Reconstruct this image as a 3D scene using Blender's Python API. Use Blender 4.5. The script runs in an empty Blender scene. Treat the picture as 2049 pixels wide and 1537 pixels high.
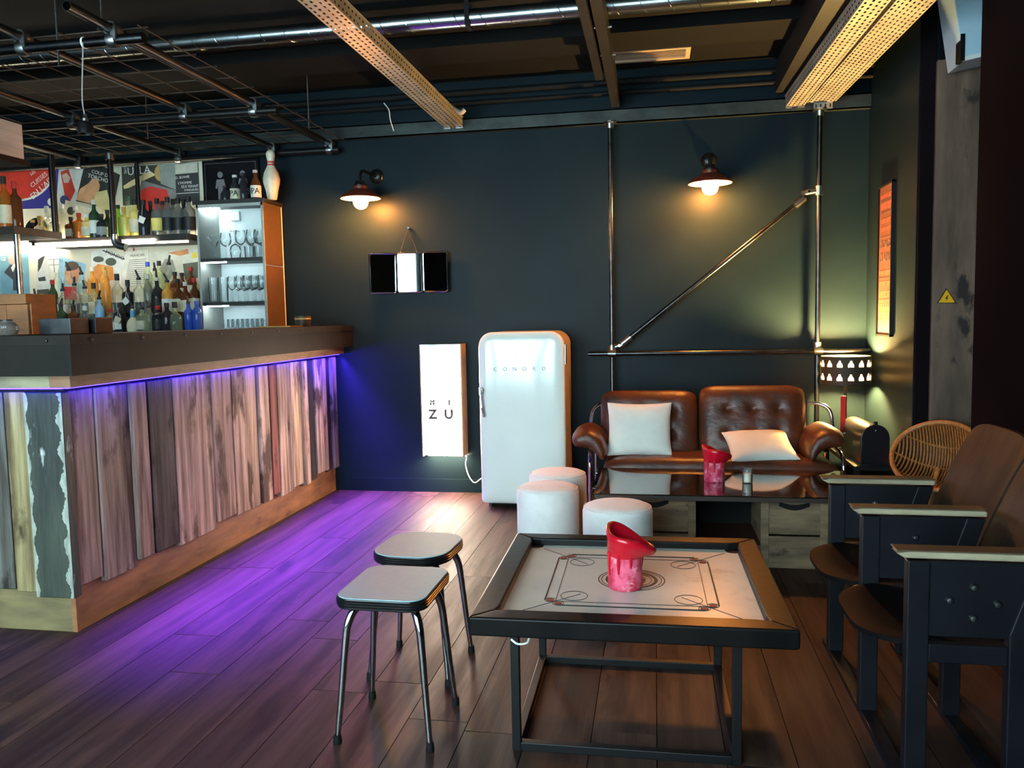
import bpy, math, random
from math import sin, cos, pi, radians, sqrt, atan2
from mathutils import Vector, Matrix
random.seed(7)
sc = bpy.context.scene
COL = sc.collection

# ---------------------------------------------------------------- camera
F, CX, CY, H = 1616.0, 1024.5, 768.5, 1.3
MR = [[0.984663, 0.005039, 0.174393], [0.17336, 0.084099, -0.981261], [-0.019611, 0.996445, 0.081936]]
cam = bpy.data.cameras.new('camera')
cam.sensor_width = 36.0
cam.lens = 36.0 * F / 2049.0
cam.clip_start = 0.02
camo = bpy.data.objects.new('camera', cam)
COL.objects.link(camo)
camo.matrix_world = Matrix(((MR[0][0], MR[0][1], MR[0][2], 0), (MR[1][0], MR[1][1], MR[1][2], 0),
                            (MR[2][0], MR[2][1], MR[2][2], H), (0, 0, 0, 1)))
sc.camera = camo

def ray(x, y):
    v = (x - CX, -(y - CY), -F)
    return [sum(MR[i][k] * v[k] for k in range(3)) for i in range(3)]
def at(x, y, ax, val):
    """point of the real plane (axis ax = val) that was measured at pixel x, y of the photograph"""
    r = ray(x, y)
    t = (val - (0, 0, H)[ax]) / r[ax]
    return Vector((r[0] * t, r[1] * t, H + r[2] * t))
def onY(x, y, v): return at(x, y, 1, v)
def onX(x, y, v): return at(x, y, 0, v)
def onZ(x, y, v=0.0): return at(x, y, 2, v)

# ---------------------------------------------------------------- world, exposure
sc.view_settings.view_transform = 'Standard'
sc.view_settings.look = 'None'
sc.view_settings.gamma = 1.0
sc.view_settings.use_curve_mapping = False
sc.view_settings.exposure = 0.0
sc.cycles.use_denoising = True
sc.cycles.sample_clamp_indirect = 8.0
sc.cycles.caustics_reflective = False
sc.cycles.caustics_refractive = False
sc.cycles.max_bounces = 8
sc.cycles.transparent_max_bounces = 16
SKY = 20.5
w = bpy.data.worlds.new('overcast_sky')
sc.world = w
w.use_nodes = True
bg = w.node_tree.nodes['Background']
bg.inputs[0].default_value = (0.69, 0.94, 1.0, 1)
bg.inputs[1].default_value = SKY

# ---------------------------------------------------------------- helpers
def lin(r, g=None, b=None):
    if g is None: r, g, b = r
    f = lambda c: (c / 255 / 12.92) if c <= 10.3 else ((c / 255 + 0.055) / 1.055) ** 2.4
    return (f(r), f(g), f(b), 1.0)

MATS = {}
def pm(name, c1, c2=None, scale=(4, 4, 4), rough=0.5, metal=0.0, bump=0.0, bscale=None, detail=4.0,
       tint=False, rnd=0.0, spec=0.5, coat=0.0, lo=0.35, hi=0.65, rough2=None, sheen=0.0, c3=None, c3at=0.62, c3scale=(2, 2, 2)):
    """procedural material: two tones mixed by stretched noise, optional object tint, random offset, bump"""
    if name in MATS: return MATS[name]
    m = bpy.data.materials.new(name)
    m.use_nodes = True
    nt = m.node_tree
    N, L = nt.nodes, nt.links
    b = N['Principled BSDF']
    b.inputs['Roughness'].default_value = rough
    b.inputs['Metallic'].default_value = metal
    b.inputs['Specular IOR Level'].default_value = spec
    if coat: b.inputs['Coat Weight'].default_value = coat; b.inputs['Coat Roughness'].default_value = 0.05
    if sheen: b.inputs['Sheen Weight'].default_value = sheen
    tc = N.new('ShaderNodeTexCoord')
    oi = N.new('ShaderNodeObjectInfo')
    mul = N.new('ShaderNodeVectorMath'); mul.operation = 'SCALE'; mul.inputs[3].default_value = 37.0
    cmb = N.new('ShaderNodeCombineXYZ')
    for k in range(3): L.new(oi.outputs['Random'], cmb.inputs[k])
    L.new(cmb.outputs[0], mul.inputs[0])
    def noise(sv, det):
        mp = N.new('ShaderNodeMapping'); mp.inputs['Scale'].default_value = sv
        L.new(tc.outputs['Object'], mp.inputs['Vector'])
        L.new(mul.outputs[0], mp.inputs['Location'])
        nz = N.new('ShaderNodeTexNoise'); nz.inputs['Scale'].default_value = 1.0; nz.inputs['Detail'].default_value = det
        nz.inputs['Roughness'].default_value = 0.6
        L.new(mp.outputs[0], nz.inputs['Vector'])
        return nz
    nz = noise(scale, detail)
    rp = N.new('ShaderNodeMapRange'); rp.inputs[1].default_value = lo; rp.inputs[2].default_value = hi
    L.new(nz.outputs['Fac'], rp.inputs[0])
    mx = N.new('ShaderNodeMix'); mx.data_type = 'RGBA'
    mx.inputs[6].default_value = c1; mx.inputs[7].default_value = c2 or c1
    L.new(rp.outputs[0], mx.inputs[0])
    out = mx.outputs[2]
    if c3:
        n3 = noise(c3scale, 6.0)
        r3 = N.new('ShaderNodeMapRange'); r3.inputs[1].default_value = c3at; r3.inputs[2].default_value = c3at + 0.08
        L.new(n3.outputs['Fac'], r3.inputs[0])
        m3 = N.new('ShaderNodeMix'); m3.data_type = 'RGBA'; m3.inputs[7].default_value = c3
        L.new(out, m3.inputs[6]); L.new(r3.outputs[0], m3.inputs[0]); out = m3.outputs[2]
    if tint:
        mt = N.new('ShaderNodeMix'); mt.data_type = 'RGBA'; mt.blend_type = 'MULTIPLY'; mt.inputs[0].default_value = 1.0
        L.new(out, mt.inputs[6]); L.new(oi.outputs['Color'], mt.inputs[7]); out = mt.outputs[2]
    if rnd:
        hs = N.new('ShaderNodeHueSaturation')
        rr = N.new('ShaderNodeMapRange'); rr.inputs[3].default_value = 1 - rnd; rr.inputs[4].default_value = 1 + rnd
        L.new(oi.outputs['Random'], rr.inputs[0]); L.new(rr.outputs[0], hs.inputs['Value']); L.new(out, hs.inputs['Color']); out = hs.outputs[0]
    L.new(out, b.inputs['Base Color'])
    if rough2 is not None:
        r2 = N.new('ShaderNodeMapRange'); r2.inputs[1].default_value = lo; r2.inputs[2].default_value = hi
        r2.inputs[3].default_value = rough; r2.inputs[4].default_value = rough2
        L.new(nz.outputs['Fac'], r2.inputs[0]); L.new(r2.outputs[0], b.inputs['Roughness'])
    if bump:
        src = noise(bscale, 6.0) if bscale else nz
        bp = N.new('ShaderNodeBump'); bp.inputs['Strength'].default_value = bump; bp.inputs['Distance'].default_value = 0.01
        L.new(src.outputs['Fac'], bp.inputs['Height']); L.new(bp.outputs[0], b.inputs['Normal'])
    MATS[name] = m
    return m

def em(name, col, strength):
    if name in MATS: return MATS[name]
    m = bpy.data.materials.new(name); m.use_nodes = True
    nt = m.node_tree; nt.nodes.clear()
    o = nt.nodes.new('ShaderNodeOutputMaterial'); e = nt.nodes.new('ShaderNodeEmission')
    e.inputs[0].default_value = col; e.inputs[1].default_value = strength
    nt.links.new(e.outputs[0], o.inputs[0])
    MATS[name] = m
    return m

def glass(name, col, body=0.12, rough=0.03, refl=0.6):
    """thin-walled tinted glass: transparent core, darker rim and a fresnel gloss"""
    if name in MATS: return MATS[name]
    m = bpy.data.materials.new(name); m.use_nodes = True
    nt = m.node_tree; nt.nodes.clear(); N, L = nt.nodes, nt.links
    o = N.new('ShaderNodeOutputMaterial')
    tr = N.new('ShaderNodeBsdfTransparent'); tr.inputs[0].default_value = col
    df = N.new('ShaderNodeBsdfDiffuse'); df.inputs[0].default_value = col
    gs = N.new('ShaderNodeBsdfGlossy'); gs.inputs['Roughness'].default_value = rough; gs.inputs['Color'].default_value = (1, 1, 1, 1)
    lw = N.new('ShaderNodeLayerWeight'); lw.inputs[0].default_value = 0.25
    m1 = N.new('ShaderNodeMixShader'); m1.inputs[0].default_value = body
    L.new(tr.outputs[0], m1.inputs[1]); L.new(df.outputs[0], m1.inputs[2])
    m2 = N.new('ShaderNodeMixShader')
    ml = N.new('ShaderNodeMath'); ml.operation = 'MULTIPLY'; ml.inputs[1].default_value = refl
    L.new(lw.outputs['Fresnel'], ml.inputs[0]); L.new(ml.outputs[0], m2.inputs[0])
    L.new(m1.outputs[0], m2.inputs[1]); L.new(gs.outputs[0], m2.inputs[2]); L.new(m2.outputs[0], o.inputs[0])
    MATS[name] = m
    return m

def thing(name, label, cat, loc=(0, 0, 0), rz=0.0, group=None):
    o = bpy.data.objects.new(name, None); COL.objects.link(o)
    o.location = loc; o.rotation_euler = (0, 0, rz); o.empty_display_size = 0.05
    return tag(o, label, cat, group)
def tag(o, label, cat, group=None):
    o['label'] = label; o['category'] = cat
    if group: o['group'] = group
    return o
def struct(o, label=None):
    o['kind'] = 'structure'
    if label: o['label'] = label
    return o

class G:
    weld = False
    """collects shapes; .obj() links them as ONE mesh object"""
    def __init__(s): s.v = []; s.f = []; s.mi = []
    def add(s, vs, fs, M=None, mi=0):
        n = len(s.v)
        s.v += [tuple(M @ Vector(p)) if M else tuple(p) for p in vs]
        s.f += [tuple(i + n for i in f) for f in fs]; s.mi += [mi] * len(fs)
        return s
    def box(s, x0, x1, y0, y1, z0, z1, M=None, mi=0):
        return s.add([(x0, y0, z0), (x1, y0, z0), (x1, y1, z0), (x0, y1, z0), (x0, y0, z1), (x1, y0, z1), (x1, y1, z1), (x0, y1, z1)],
                     [(0, 3, 2, 1), (4, 5, 6, 7), (0, 1, 5, 4), (1, 2, 6, 5), (2, 3, 7, 6), (3, 0, 4, 7)], M, mi)
    def tube(s, pts, r, n=10, closed=False, caps=True):
        pts = [Vector(p) for p in pts]; m = len(pts)
        rs = r if isinstance(r, (list, tuple)) else [r] * m
        T = []
        for i in range(m):
            a = pts[(i - 1) % m] if (closed or i > 0) else pts[i]
            c = pts[(i + 1) % m] if (closed or i < m - 1) else pts[i]
            T.append((c - a).normalized())
        up = Vector((0, 0, 1)) if abs(T[0].z) < 0.9 else Vector((1, 0, 0))
        nrm = (up - T[0] * up.dot(T[0])).normalized()
        vs = []
        for i in range(m):
            nrm = (nrm - T[i] * nrm.dot(T[i])).normalized()
            bn = T[i].cross(nrm)
            vs += [pts[i] + (nrm * cos(2 * pi * k / n) + bn * sin(2 * pi * k / n)) * rs[i] for k in range(n)]
        fs = []
        for i in range(m if closed else m - 1):
            j = (i + 1) % m
            fs += [(i * n + k, i * n + (k + 1) % n, j * n + (k + 1) % n, j * n + k) for k in range(n)]
        if caps and not closed:
            fs += [tuple(range(n))[::-1], tuple(range((m - 1) * n, m * n))]
        return s.add(vs, fs)
    def cyl(s, p0, p1, r, r1=None, n=16): return s.tube([p0, p1], [r, r if r1 is None else r1], n)
    def lathe(s, prof, n=20, M=None, mi=0):
        vs = []; idx = []
        for r, z in prof:
            if r < 1e-6: idx.append([len(vs)] * n); vs.append((0, 0, z))
            else: idx.append(list(range(len(vs), len(vs) + n))); vs += [(r * cos(2 * pi * k / n), r * sin(2 * pi * k / n), z) for k in range(n)]
        fs = []
        for a, b in zip(idx, idx[1:]):
            for k in range(n):
                q = [a[k], a[(k + 1) % n], b[(k + 1) % n], b[k]]
                u = []
                for i in q:
                    if i not in u: u.append(i)
                if len(u) > 2: fs.append(tuple(u))
        return s.add(vs, fs, M, mi)
    def prism(s, poly, a0, a1, axis='y', M=None, mi=0):
        n = len(poly)
        mk = {'y': lambda p, a: (p[0], a, p[1]), 'z': lambda p, a: (p[0], p[1], a), 'x': lambda p, a: (a, p[0], p[1])}[axis]
        vs = [mk(p, a0) for p in poly] + [mk(p, a1) for p in poly]
        return s.add(vs, [tuple(range(n))[::-1], tuple(range(n, 2 * n))] + [(i, (i + 1) % n, (i + 1) % n + n, i + n) for i in range(n)], M, mi)
    def grid(s, fn, nu, nv, cu=False, cv=False, mi=0):
        vs = [fn(i / (nu if cu else nu - 1), j / (nv if cv else nv - 1)) for i in range(nu) for j in range(nv)]
        fs = []
        for i in range(nu if cu else nu - 1):
            for j in range(nv if cv else nv - 1):
                a, b = (i + 1) % nu, (j + 1) % nv
                fs.append((i * nv + j, a * nv + j, a * nv + b, i * nv + b))
        return s.add(vs, fs, None, mi)
    def mesh(s, name, mats, smooth=False, recalc=False):
        me = bpy.data.meshes.new(name); me.from_pydata(s.v, [], s.f)
        for m in (mats if isinstance(mats, (list, tuple)) else [mats]): me.materials.append(m)
        if any(s.mi): me.polygons.foreach_set('material_index', s.mi)
        if recalc:
            import bmesh
            bm = bmesh.new(); bm.from_mesh(me)
            if s.weld: bmesh.ops.remove_doubles(bm, verts=bm.verts, dist=1e-5)
            bmesh.ops.recalc_face_normals(bm, faces=bm.faces); bm.to_mesh(me); bm.free()
        if smooth:
            me.shade_smooth(); me.set_sharp_from_angle(angle=radians(smooth if smooth is not True else 40))
        me.update()
        return me
    def obj(s, name, mats, parent=None, smooth=False, bevel=0, loc=None, rot=None, label=None, recalc=True, color=None, seg=2):
        o = bpy.data.objects.new(name, s.mesh(name, mats, smooth, recalc)); COL.objects.link(o)
        if parent: o.parent = parent
        if loc is not None: o.location = loc
        if rot is not None: o.rotation_euler = rot
        if label: o['label'] = label
        if color: o.color = color
        if bevel:
            b = o.modifiers.new('bevel', 'BEVEL'); b.width = bevel; b.segments = seg; b.limit_method = 'ANGLE'; b.angle_limit = radians(40)
        return o

def inst(name, me, parent=None, loc=(0, 0, 0), rot=(0, 0, 0), scale=(1, 1, 1), color=None):
    o = bpy.data.objects.new(name, me); COL.objects.link(o)
    if parent: o.parent = parent
    o.location = loc; o.rotation_euler = rot; o.scale = scale
    if color: o.color = color
    return o

def text(s, size, mat, parent, M, name='lettering', ext=0.0008, align='CENTER', sx=1.0, bold=0.0):
    cu = bpy.data.curves.new('t', 'FONT'); cu.body = s; cu.size = size; cu.extrude = ext; cu.align_x = align; cu.align_y = 'CENTER'
    cu.resolution_u = 3; cu.offset = bold
    tmp = bpy.data.objects.new('t', cu)
    me = bpy.data.meshes.new_from_object(tmp)
    bpy.data.objects.remove(tmp)
    me.transform(M @ Matrix.Diagonal((sx, 1, 1, 1)))
    me.materials.clear(); me.materials.append(mat)
    me.name = name
    o = bpy.data.objects.new(name, me); COL.objects.link(o); o.parent = parent
    return o
FACE = Matrix.Rotation(pi / 2, 4, 'X')          # text plane -> wall facing the room (-Y)

def arc(c, r, a0, a1, n, plane='xz'):
    out = []
    for i in range(n + 1):
        a = a0 + (a1 - a0) * i / n
        u, v = r * cos(a), r * sin(a)
        out.append({'xz': (c[0] + u, c[1], c[2] + v), 'xy': (c[0] + u, c[1] + v, c[2]), 'yz': (c[0], c[1] + u, c[2] + v)}[plane])
    return out
def rrect(w, h, r, n=6, cx=0, cy=0, rb=None):
    """rounded rectangle outline; rb = radius of the two lower corners"""
    rb = r if rb is None else rb
    P = []
    for (sx, sy, a, q) in ((1, 1, 0, r), (-1, 1, pi / 2, r), (-1, -1, pi, rb), (1, -1, 1.5 * pi, rb)):
        ox, oy = cx + sx * (w / 2 - q), cy + sy * (h / 2 - q)
        P += [(ox + q * cos(a + pi / 2 * i / n), oy + q * sin(a + pi / 2 * i / n)) for i in range(n + 1)]
    return P
def smoothpath(pts, n=6):
    """Catmull-Rom through points"""
    P = [Vector(p) for p in pts]; P = [P[0] * 2 - P[1]] + P + [P[-1] * 2 - P[-2]]
    out = []
    for i in range(1, len(P) - 2):
        for k in range(n):
            t = k / n
            out.append(0.5 * ((2 * P[i]) + (P[i + 1] - P[i - 1]) * t + (2 * P[i - 1] - 5 * P[i] + 4 * P[i + 1] - P[i + 2]) * t * t + (3 * P[i] - P[i - 1] - 3 * P[i + 1] + P[i + 2]) * t ** 3))
    out.append(P[-2])
    return out

# ---------------------------------------------------------------- shared materials
M_wall = pm('dark_teal_wall_paint', lin(22, 35, 41), lin(18, 29, 35), (1.1, 1.1, 1.1), rough=0.4, spec=0.08, bump=0.05, bscale=(60, 60, 60))
M_wall_r = pm('charcoal_wall_paint', lin(24, 19, 22), lin(20, 16, 18), (1.5, 1.5, 1.5), rough=0.9, spec=0.0)
M_ceil = pm('black_ceiling_paint', lin(18, 15, 15), lin(13, 11, 12), (1, 1, 1), rough=0.8, spec=.2)
M_black = pm('black_satin_metal', lin(12, 13, 15), lin(18, 18, 20), (8, 8, 8), rough=0.35, spec=.35)
M_blackm = pm('black_matt', lin(12, 12, 13), lin(16, 16, 17), (8, 8, 8), rough=0.7, spec=.2)
M_chrome = pm('chrome', lin(215, 218, 222), lin(190, 195, 200), (3, 3, 3), rough=0.12, metal=1.0)
M_galv = pm('galvanised_steel', lin(170, 174, 176), lin(120, 124, 126), (12, 12, 12), rough=0.32, metal=1.0)
M_pipe = pm('dark_steel_pipe', lin(84, 86, 90), lin(60, 62, 66), (10, 10, 10), rough=0.28, metal=1.0)
M_steelbeam = pm('mottled_steel', lin(62, 68, 66), lin(36, 42, 42), (5, 5, 9), rough=0.5, metal=0.6)
M_tray = pm('zinc_tray', lin(176, 168, 156), lin(146, 140, 132), (6, 6, 6), rough=0.45, metal=0.35)
M_rust = pm('rusty_wire', lin(66, 50, 40), lin(44, 34, 29), (30, 30, 30), rough=0.7)
M_white = pm('white_plastic', lin(225, 225, 220), lin(215, 215, 210), rough=0.4)
# ================================================================ THE ROOM
WY, XL, XR, YF, ZC = 5.82, -5.6, 1.41, -1.0, 3.0
M_floorbase = pm('dark_subfloor', lin(34, 26, 22), lin(26, 20, 18), (2, 2, 2), rough=0.7)
M_plank = pm('brown_floor_plank', lin(78, 56, 47), lin(48, 34, 30), (14, 1.6, 4), rough=0.46, rough2=0.6, bump=0.12, bscale=(60, 4, 10), rnd=0.22,
             c3=lin(36, 26, 24), c3at=0.58, c3scale=(5, 2.2, 3), spec=0.16)
floor = struct(G().box(XL - .15, 2.2, YF - .15, WY + .15, -0.12, -0.016).obj('floor', M_floorbase), 'dark brown worn plank floor')
PW = 0.2
meP = G().box(-PW / 2 + .0014, PW / 2 - .0014, 0.0014, 1 - .0014, -0.016, 0).mesh('plank', M_plank)
random.seed(11)
nrow = 0
x = -3.1
while x < 2.0:
    y = -0.6 - random.random() * 1.2
    while y < WY:
        ln = random.choice((1.2, 1.5, 1.8, 2.1))
        y1 = min(y + ln, WY)
        cut = y1
        if x + PW / 2 < -2.42: cut = min(y1, 2.97)
        if x > 1.44: cut = min(y1, 4.75)
        if cut - y > 0.05:
            inst('plank', meP, floor, (x + PW / 2 - PW / 2, y, 0), scale=(1, cut - y, 1))
        y = y1
    x += PW

struct(G().box(XL, 2.2, WY, WY + .15, 0, ZC).obj('wall_back', M_wall), 'dark teal painted back wall')
struct(G().box(XL - .15, XL, YF, WY + .15, 0, ZC).obj('wall_left', M_wall), 'dark wall behind the bar end')
struct(G().box(XR, XR + .1, 4.79, WY, 0, ZC).obj('wall_right', M_wall), 'dark side wall with the framed print')
struct(G().box(XR + .1, 2.2, 4.79, WY, 0, ZC).obj('wall_right', M_wall_r), 'dark return of the side wall behind the timber post')
struct(G().box(1.46, 1.62, YF, 4.08, 0, ZC).obj('wall_right', M_wall_r), 'black side wall behind the cinema seats')
struct(G().box(2.05, 2.2, 4.08, 4.79, 0, ZC).obj('wall_right', M_wall_r), 'dark back of the niche by the timber post')
struct(G().box(1.62, 2.05, 3.9, 4.08, 0, ZC).obj('wall_right', M_wall_r), 'hidden return of the niche')
struct(G().box(XL - .15, 2.2, YF - .15, WY + .15, ZC, ZC + .1).obj('ceiling', M_ceil), 'black painted ceiling')
struct(G().box(-2.3, XR, WY - .009, WY, 0, .1).obj('baseboard_back', M_wall), 'low painted skirting of the back wall')
# front wall with shop windows (behind the camera; the daylight comes through them)
WIN = [(-4.5, -3.1), (-2.9, -1.5), (-1.3, -0.1)]
WZ0, WZ1 = 0.35, 2.6
fw = G().box(XL, 1.46, YF - .15, YF, 0, WZ0).box(XL, 1.46, YF - .15, YF, WZ1, ZC)
edges = [XL] + [e for a in WIN for e in a] + [1.46]
for a, b in zip(edges[0::2], edges[1::2]): fw.box(a, b, YF - .15, YF, WZ0, WZ1)
struct(fw.obj('wall_front', M_wall), 'front wall of the bar')
M_frame = pm('dark_window_frame', lin(40, 42, 44), lin(34, 36, 38), rough=0.5)
M_pane = glass('window_pane', (0.97, 0.99, 1, 1), body=0.0)
for i, (a, b) in enumerate(WIN):
    fr = G().box(a, b, YF - .1, YF - .04, WZ0, WZ0 + .06).box(a, b, YF - .1, YF - .04, WZ1 - .06, WZ1)
    fr.box(a, a + .05, YF - .1, YF - .04, WZ0, WZ1).box(b - .05, b, YF - .1, YF - .04, WZ0, WZ1)
    wo = struct(fr.obj('window_%d' % (i + 1), M_frame), 'tall shop window of the front wall')
    mid = (a + b) / 2
    G().box(mid - .025, mid + .025, YF - .1, YF - .04, WZ0 + .06, WZ1 - .06).obj('mullion', M_frame, wo)
    for c, d in ((a + .05, mid - .025), (mid + .025, b - .05)):
        G().box(c, d, YF - .074, YF - .066, WZ0 + .06, WZ1 - .06).obj('pane', M_pane, wo)
    ld = bpy.data.lights.new('window_portal', 'AREA'); ld.shape = 'RECTANGLE'; ld.size = b - a; ld.size_y = WZ1 - WZ0
    ld.cycles.is_portal = True
    lo = bpy.data.objects.new('window_portal', ld); COL.objects.link(lo)
    lo.location = (mid, YF - .02, (WZ0 + WZ1) / 2); lo.rotation_euler = (-pi / 2, 0, 0); lo.rotation_euler = (pi / 2, 0, pi)

# ---------------------------------------------------------------- steel along the top of the back wall
tb = G().box(XL + .01, XR - .003, WY - .055, WY - .045, 2.63, 2.725).box(XL + .01, XR - .003, WY - .055, WY - .003, 2.63, 2.638).box(XL + .01, XR - .003, WY - .055, WY - .003, 2.717, 2.725)
tag(tb.obj('steel_channel', M_steelbeam), 'long grey steel channel running along the top of the back wall', 'beam')
# trunking pipes on the wall above the channel
for k, (z, r) in enumerate(((2.90, .022), (2.83, .016))):
    tag(G().cyl((XL, WY - .05 - r, z), (XR, WY - .05 - r, z), r, n=12).obj('conduit_pipe', M_blackm, smooth=True),
        ('upper thick' if k == 0 else 'lower thin') + ' black conduit pipe high along the back wall', 'pipe')

# spiral duct across the room
DY, DZ, DR = 4.4, 2.915, .046
M_duct = pm('spiral_duct_steel', lin(176, 182, 184), lin(120, 128, 132), (1.2, 5, 5), rough=0.25, metal=1.0)
dt = thing('spiral_duct', 'round galvanised spiral air duct crossing under the ceiling', 'duct', (0, DY, DZ))
G().tube([(XL, 0, 0), (-2.2, 0, 0), (0.2, 0, 0), (1.5, 0, 0)], DR, 24).obj('duct_body', M_duct, dt, smooth=True)
seam = G(); NS = 900
pts = []
for i in range(NS + 1):
    a = 2 * pi * i / 18; X = XL + 7.0 * i / NS
    pts.append((X, (DR + .0005) * cos(a), (DR + .0005) * sin(a)))
seam.tube(pts, .0022, 4).obj('spiral_seam', M_duct, dt, smooth=True)
for X in (-0.98, -2.9, 0.6):
    G().box(X - .012, X + .012, -.05, .05, -.052, -.047).box(X - .012, X + .012, .047, .052, -.052, ZC - DZ).box(X - .012, X + .012, -.052, -.047, -.052, ZC - DZ).obj('duct_clip', M_black, dt)

# ceiling air vent
M_vent = pm('cream_vent_plastic', lin(206, 178, 146), lin(196, 168, 138), rough=0.5)
vt = thing('air_vent', 'narrow cream slotted air vent in the black ceiling', 'vent', (-.03, 5.5, ZC))
vf = G().box(-.265, .265, -.115, -.085, -.02, 0).box(-.265, .265, .085, .115, -.02, 0).box(-.265, -.235, -.085, .085, -.02, 0).box(.235, .265, -.085, .085, -.02, 0)
vf.obj('vent_frame', M_vent, vt, bevel=.003)
for k in range(6):
    y = -.07 + k * .028
    G().box(-.235, .235, y - .010, y + .010, -.0015, .0015, Matrix.Translation((0, y, -.01)) @ Matrix.Rotation(radians(35), 4, 'X') @ Matrix.Translation((0, -y, 0))).obj('louvre', M_vent, vt)

# joist between the trays
jt = thing('ceiling_joist', 'dark steel joist running from the camera to the back wall channel', 'beam', (-.26, 0, 2.735))
G().box(-.025, .03, 0.6, WY - .06, 0, .11).obj('joist_web', pm('dark_joist', lin(36, 32, 31), lin(27, 25, 24), (4, 4, 4), rough=.5, metal=.3), jt)
G().box(-.085, -.04, 0.6, 5.05, -.012, .10).obj('side_plate', MATS['dark_joist'], jt)
for y in (3.9, 4.3, 4.75):
    G().cyl((-.095, y, .04), (.05, y, .04), .006, n=8).obj('bolt', M_galv, jt)
# a second dark channel beside the right tray
tag(G().box(.80, .92, 0.6, WY - .06, 2.76, 2.95).obj('ceiling_channel', MATS['dark_joist']), 'dark steel channel above the left edge of the wide perforated tray', 'beam')
# shallow ceiling boxing bands
tag(G().box(XL, 1.44, 4.86, 5.2, 2.93, 3.0).obj('ceiling_boxing', M_ceil), 'shallow dark boxed band across the ceiling in front of the vent', 'boxing')

# ---------------------------------------------------------------- perforated trays
def perf(g, fn, u0, u1, v0, v1, nu, nv, hu, hv, stag=True):
    """sheet with real slots: fn maps (u, v) to 3-D; hu, hv = slot share of each cell"""
    du, dv = (u1 - u0) / nu, (v1 - v0) / nv
    for i in range(nu):
        for j in range(nv):
            a, b = u0 + i * du, v0 + j * dv
            off = (.22 * du if (j % 2 and stag) else -.22 * du if stag else 0)
            c0, c1 = a + du * (1 - hu) / 2 + off, a + du * (1 + hu) / 2 + off
            e0, e1 = b + dv * (1 - hv) / 2, b + dv * (1 + hv) / 2
            V = [fn(a, b), fn(a + du, b), fn(a + du, b + dv), fn(a, b + dv), fn(c0, e0), fn(c1, e0), fn(c1, e1), fn(c0, e1)]
            g.add(V, [(0, 1, 5, 4), (1, 2, 6, 5), (2, 3, 7, 6), (3, 0, 4, 7)])
    return g
def tray(name, label, x0, x1, z, y0, y1, cols, rot, h=.068, right=True):
    t = thing(name, label, 'cable tray', ((x0 + x1) / 2, y1, z), rot)
    hw = (x1 - x0) / 2; L = y1 - y0
    nu = int(L / .045)
    g = perf(G(), lambda u, v: (v, -u, 0), 0, L, -hw, hw, nu, cols, .5, .36)
    g.obj('tray_bottom', M_tray, t, recalc=False)
    for sx in (-1, 1):
        g = perf(G(), lambda u, v: (sx * hw, -u, v), 0, L, 0, h, nu, 2, .4, .3)
        g.obj('tray_side', M_tray, t, recalc=False)
        G().box(sx * hw - .008, sx * hw + .008, -L, 0, h, h + .003).obj('tray_lip', M_tray, t)
    return t
t1 = tray('perforated_tray', 'narrow perforated cable tray ending above the three-part mirror', -1.475, -1.345, 2.665, 0.4, WY - .06, 4, radians(-.4))
G().box(-.07, -.02, -.02, .06, -.012, -.002).box(.02, .07, -.02, .06, -.012, -.002).obj('tray_bracket', M_galv, t1)
t2 = tray('perforated_tray', 'narrow perforated cable tray at the top right, left of the wide one', .865, .985, 2.665, 0.4, WY - .06, 4, radians(1.6))
G().box(-.06, -.02, -.02, .06, -.012, -.002).box(.015, .06, -.02, .06, -.012, -.002).obj('tray_bracket', M_galv, t2)
t3 = tray('perforated_tray', 'wide perforated cable tray lit yellow at the top right', .998, 1.178, 2.672, 2.0, WY - .1, 7, radians(2.2), h=.03)
g = perf(G(), lambda u, v: (u, -.0, v), -.05, .07, -.045, .0, 4, 1, .3, .5, False).obj('tray_bracket', M_tray, t3)

# loose white cable wisps and stub of pipe behind the first tray
cb = smoothpath([onY(768, 206, 5.74), onY(778, 220, 5.74), onY(781, 240, 5.74), onY(788, 262, 5.757)], 6)
tag(G().tube(cb, .004, 6).obj('loose_cable', M_white, smooth=True), 'short frayed white cable hanging by the steel channel', 'cable')
hp = smoothpath([onY(893, 207, 5.5), onY(908, 218, 5.5), onY(922, 226, 5.5), onY(930, 219, 5.5)], 6)
tag(G().tube(hp, .016, 10).obj('hose_end', pm('beige_hose', lin(200, 168, 140), lin(180, 150, 124), rough=.5), smooth=True), 'bent beige hose end poking out behind the narrow tray', 'hose')

# ---------------------------------------------------------------- right wall things
M_post = pm('stained_timber', lin(118, 94, 78), lin(78, 60, 50), (9, 9, 1.6), rough=.75, bump=.2, bscale=(40, 40, 4), c3=lin(38, 29, 26), c3at=.58, c3scale=(7, 7, 4))
px0, px1 = onY(1868, 500, 4.74).x, onY(1960, 500, 4.74).x
tag(G().box(px0, px1, 4.74, 4.787, 0, onY(1900, 118, 4.74).z).obj('timber_post', M_post, bevel=.004), 'rough grey-brown timber post with dark knots on the right', 'post')
G().box(XR + .005, px0, 4.765, 4.79, 0, ZC).obj('trim_1', M_wall_r)
struct(bpy.data.objects['trim_1'], 'dark strip beside the timber post')
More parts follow.
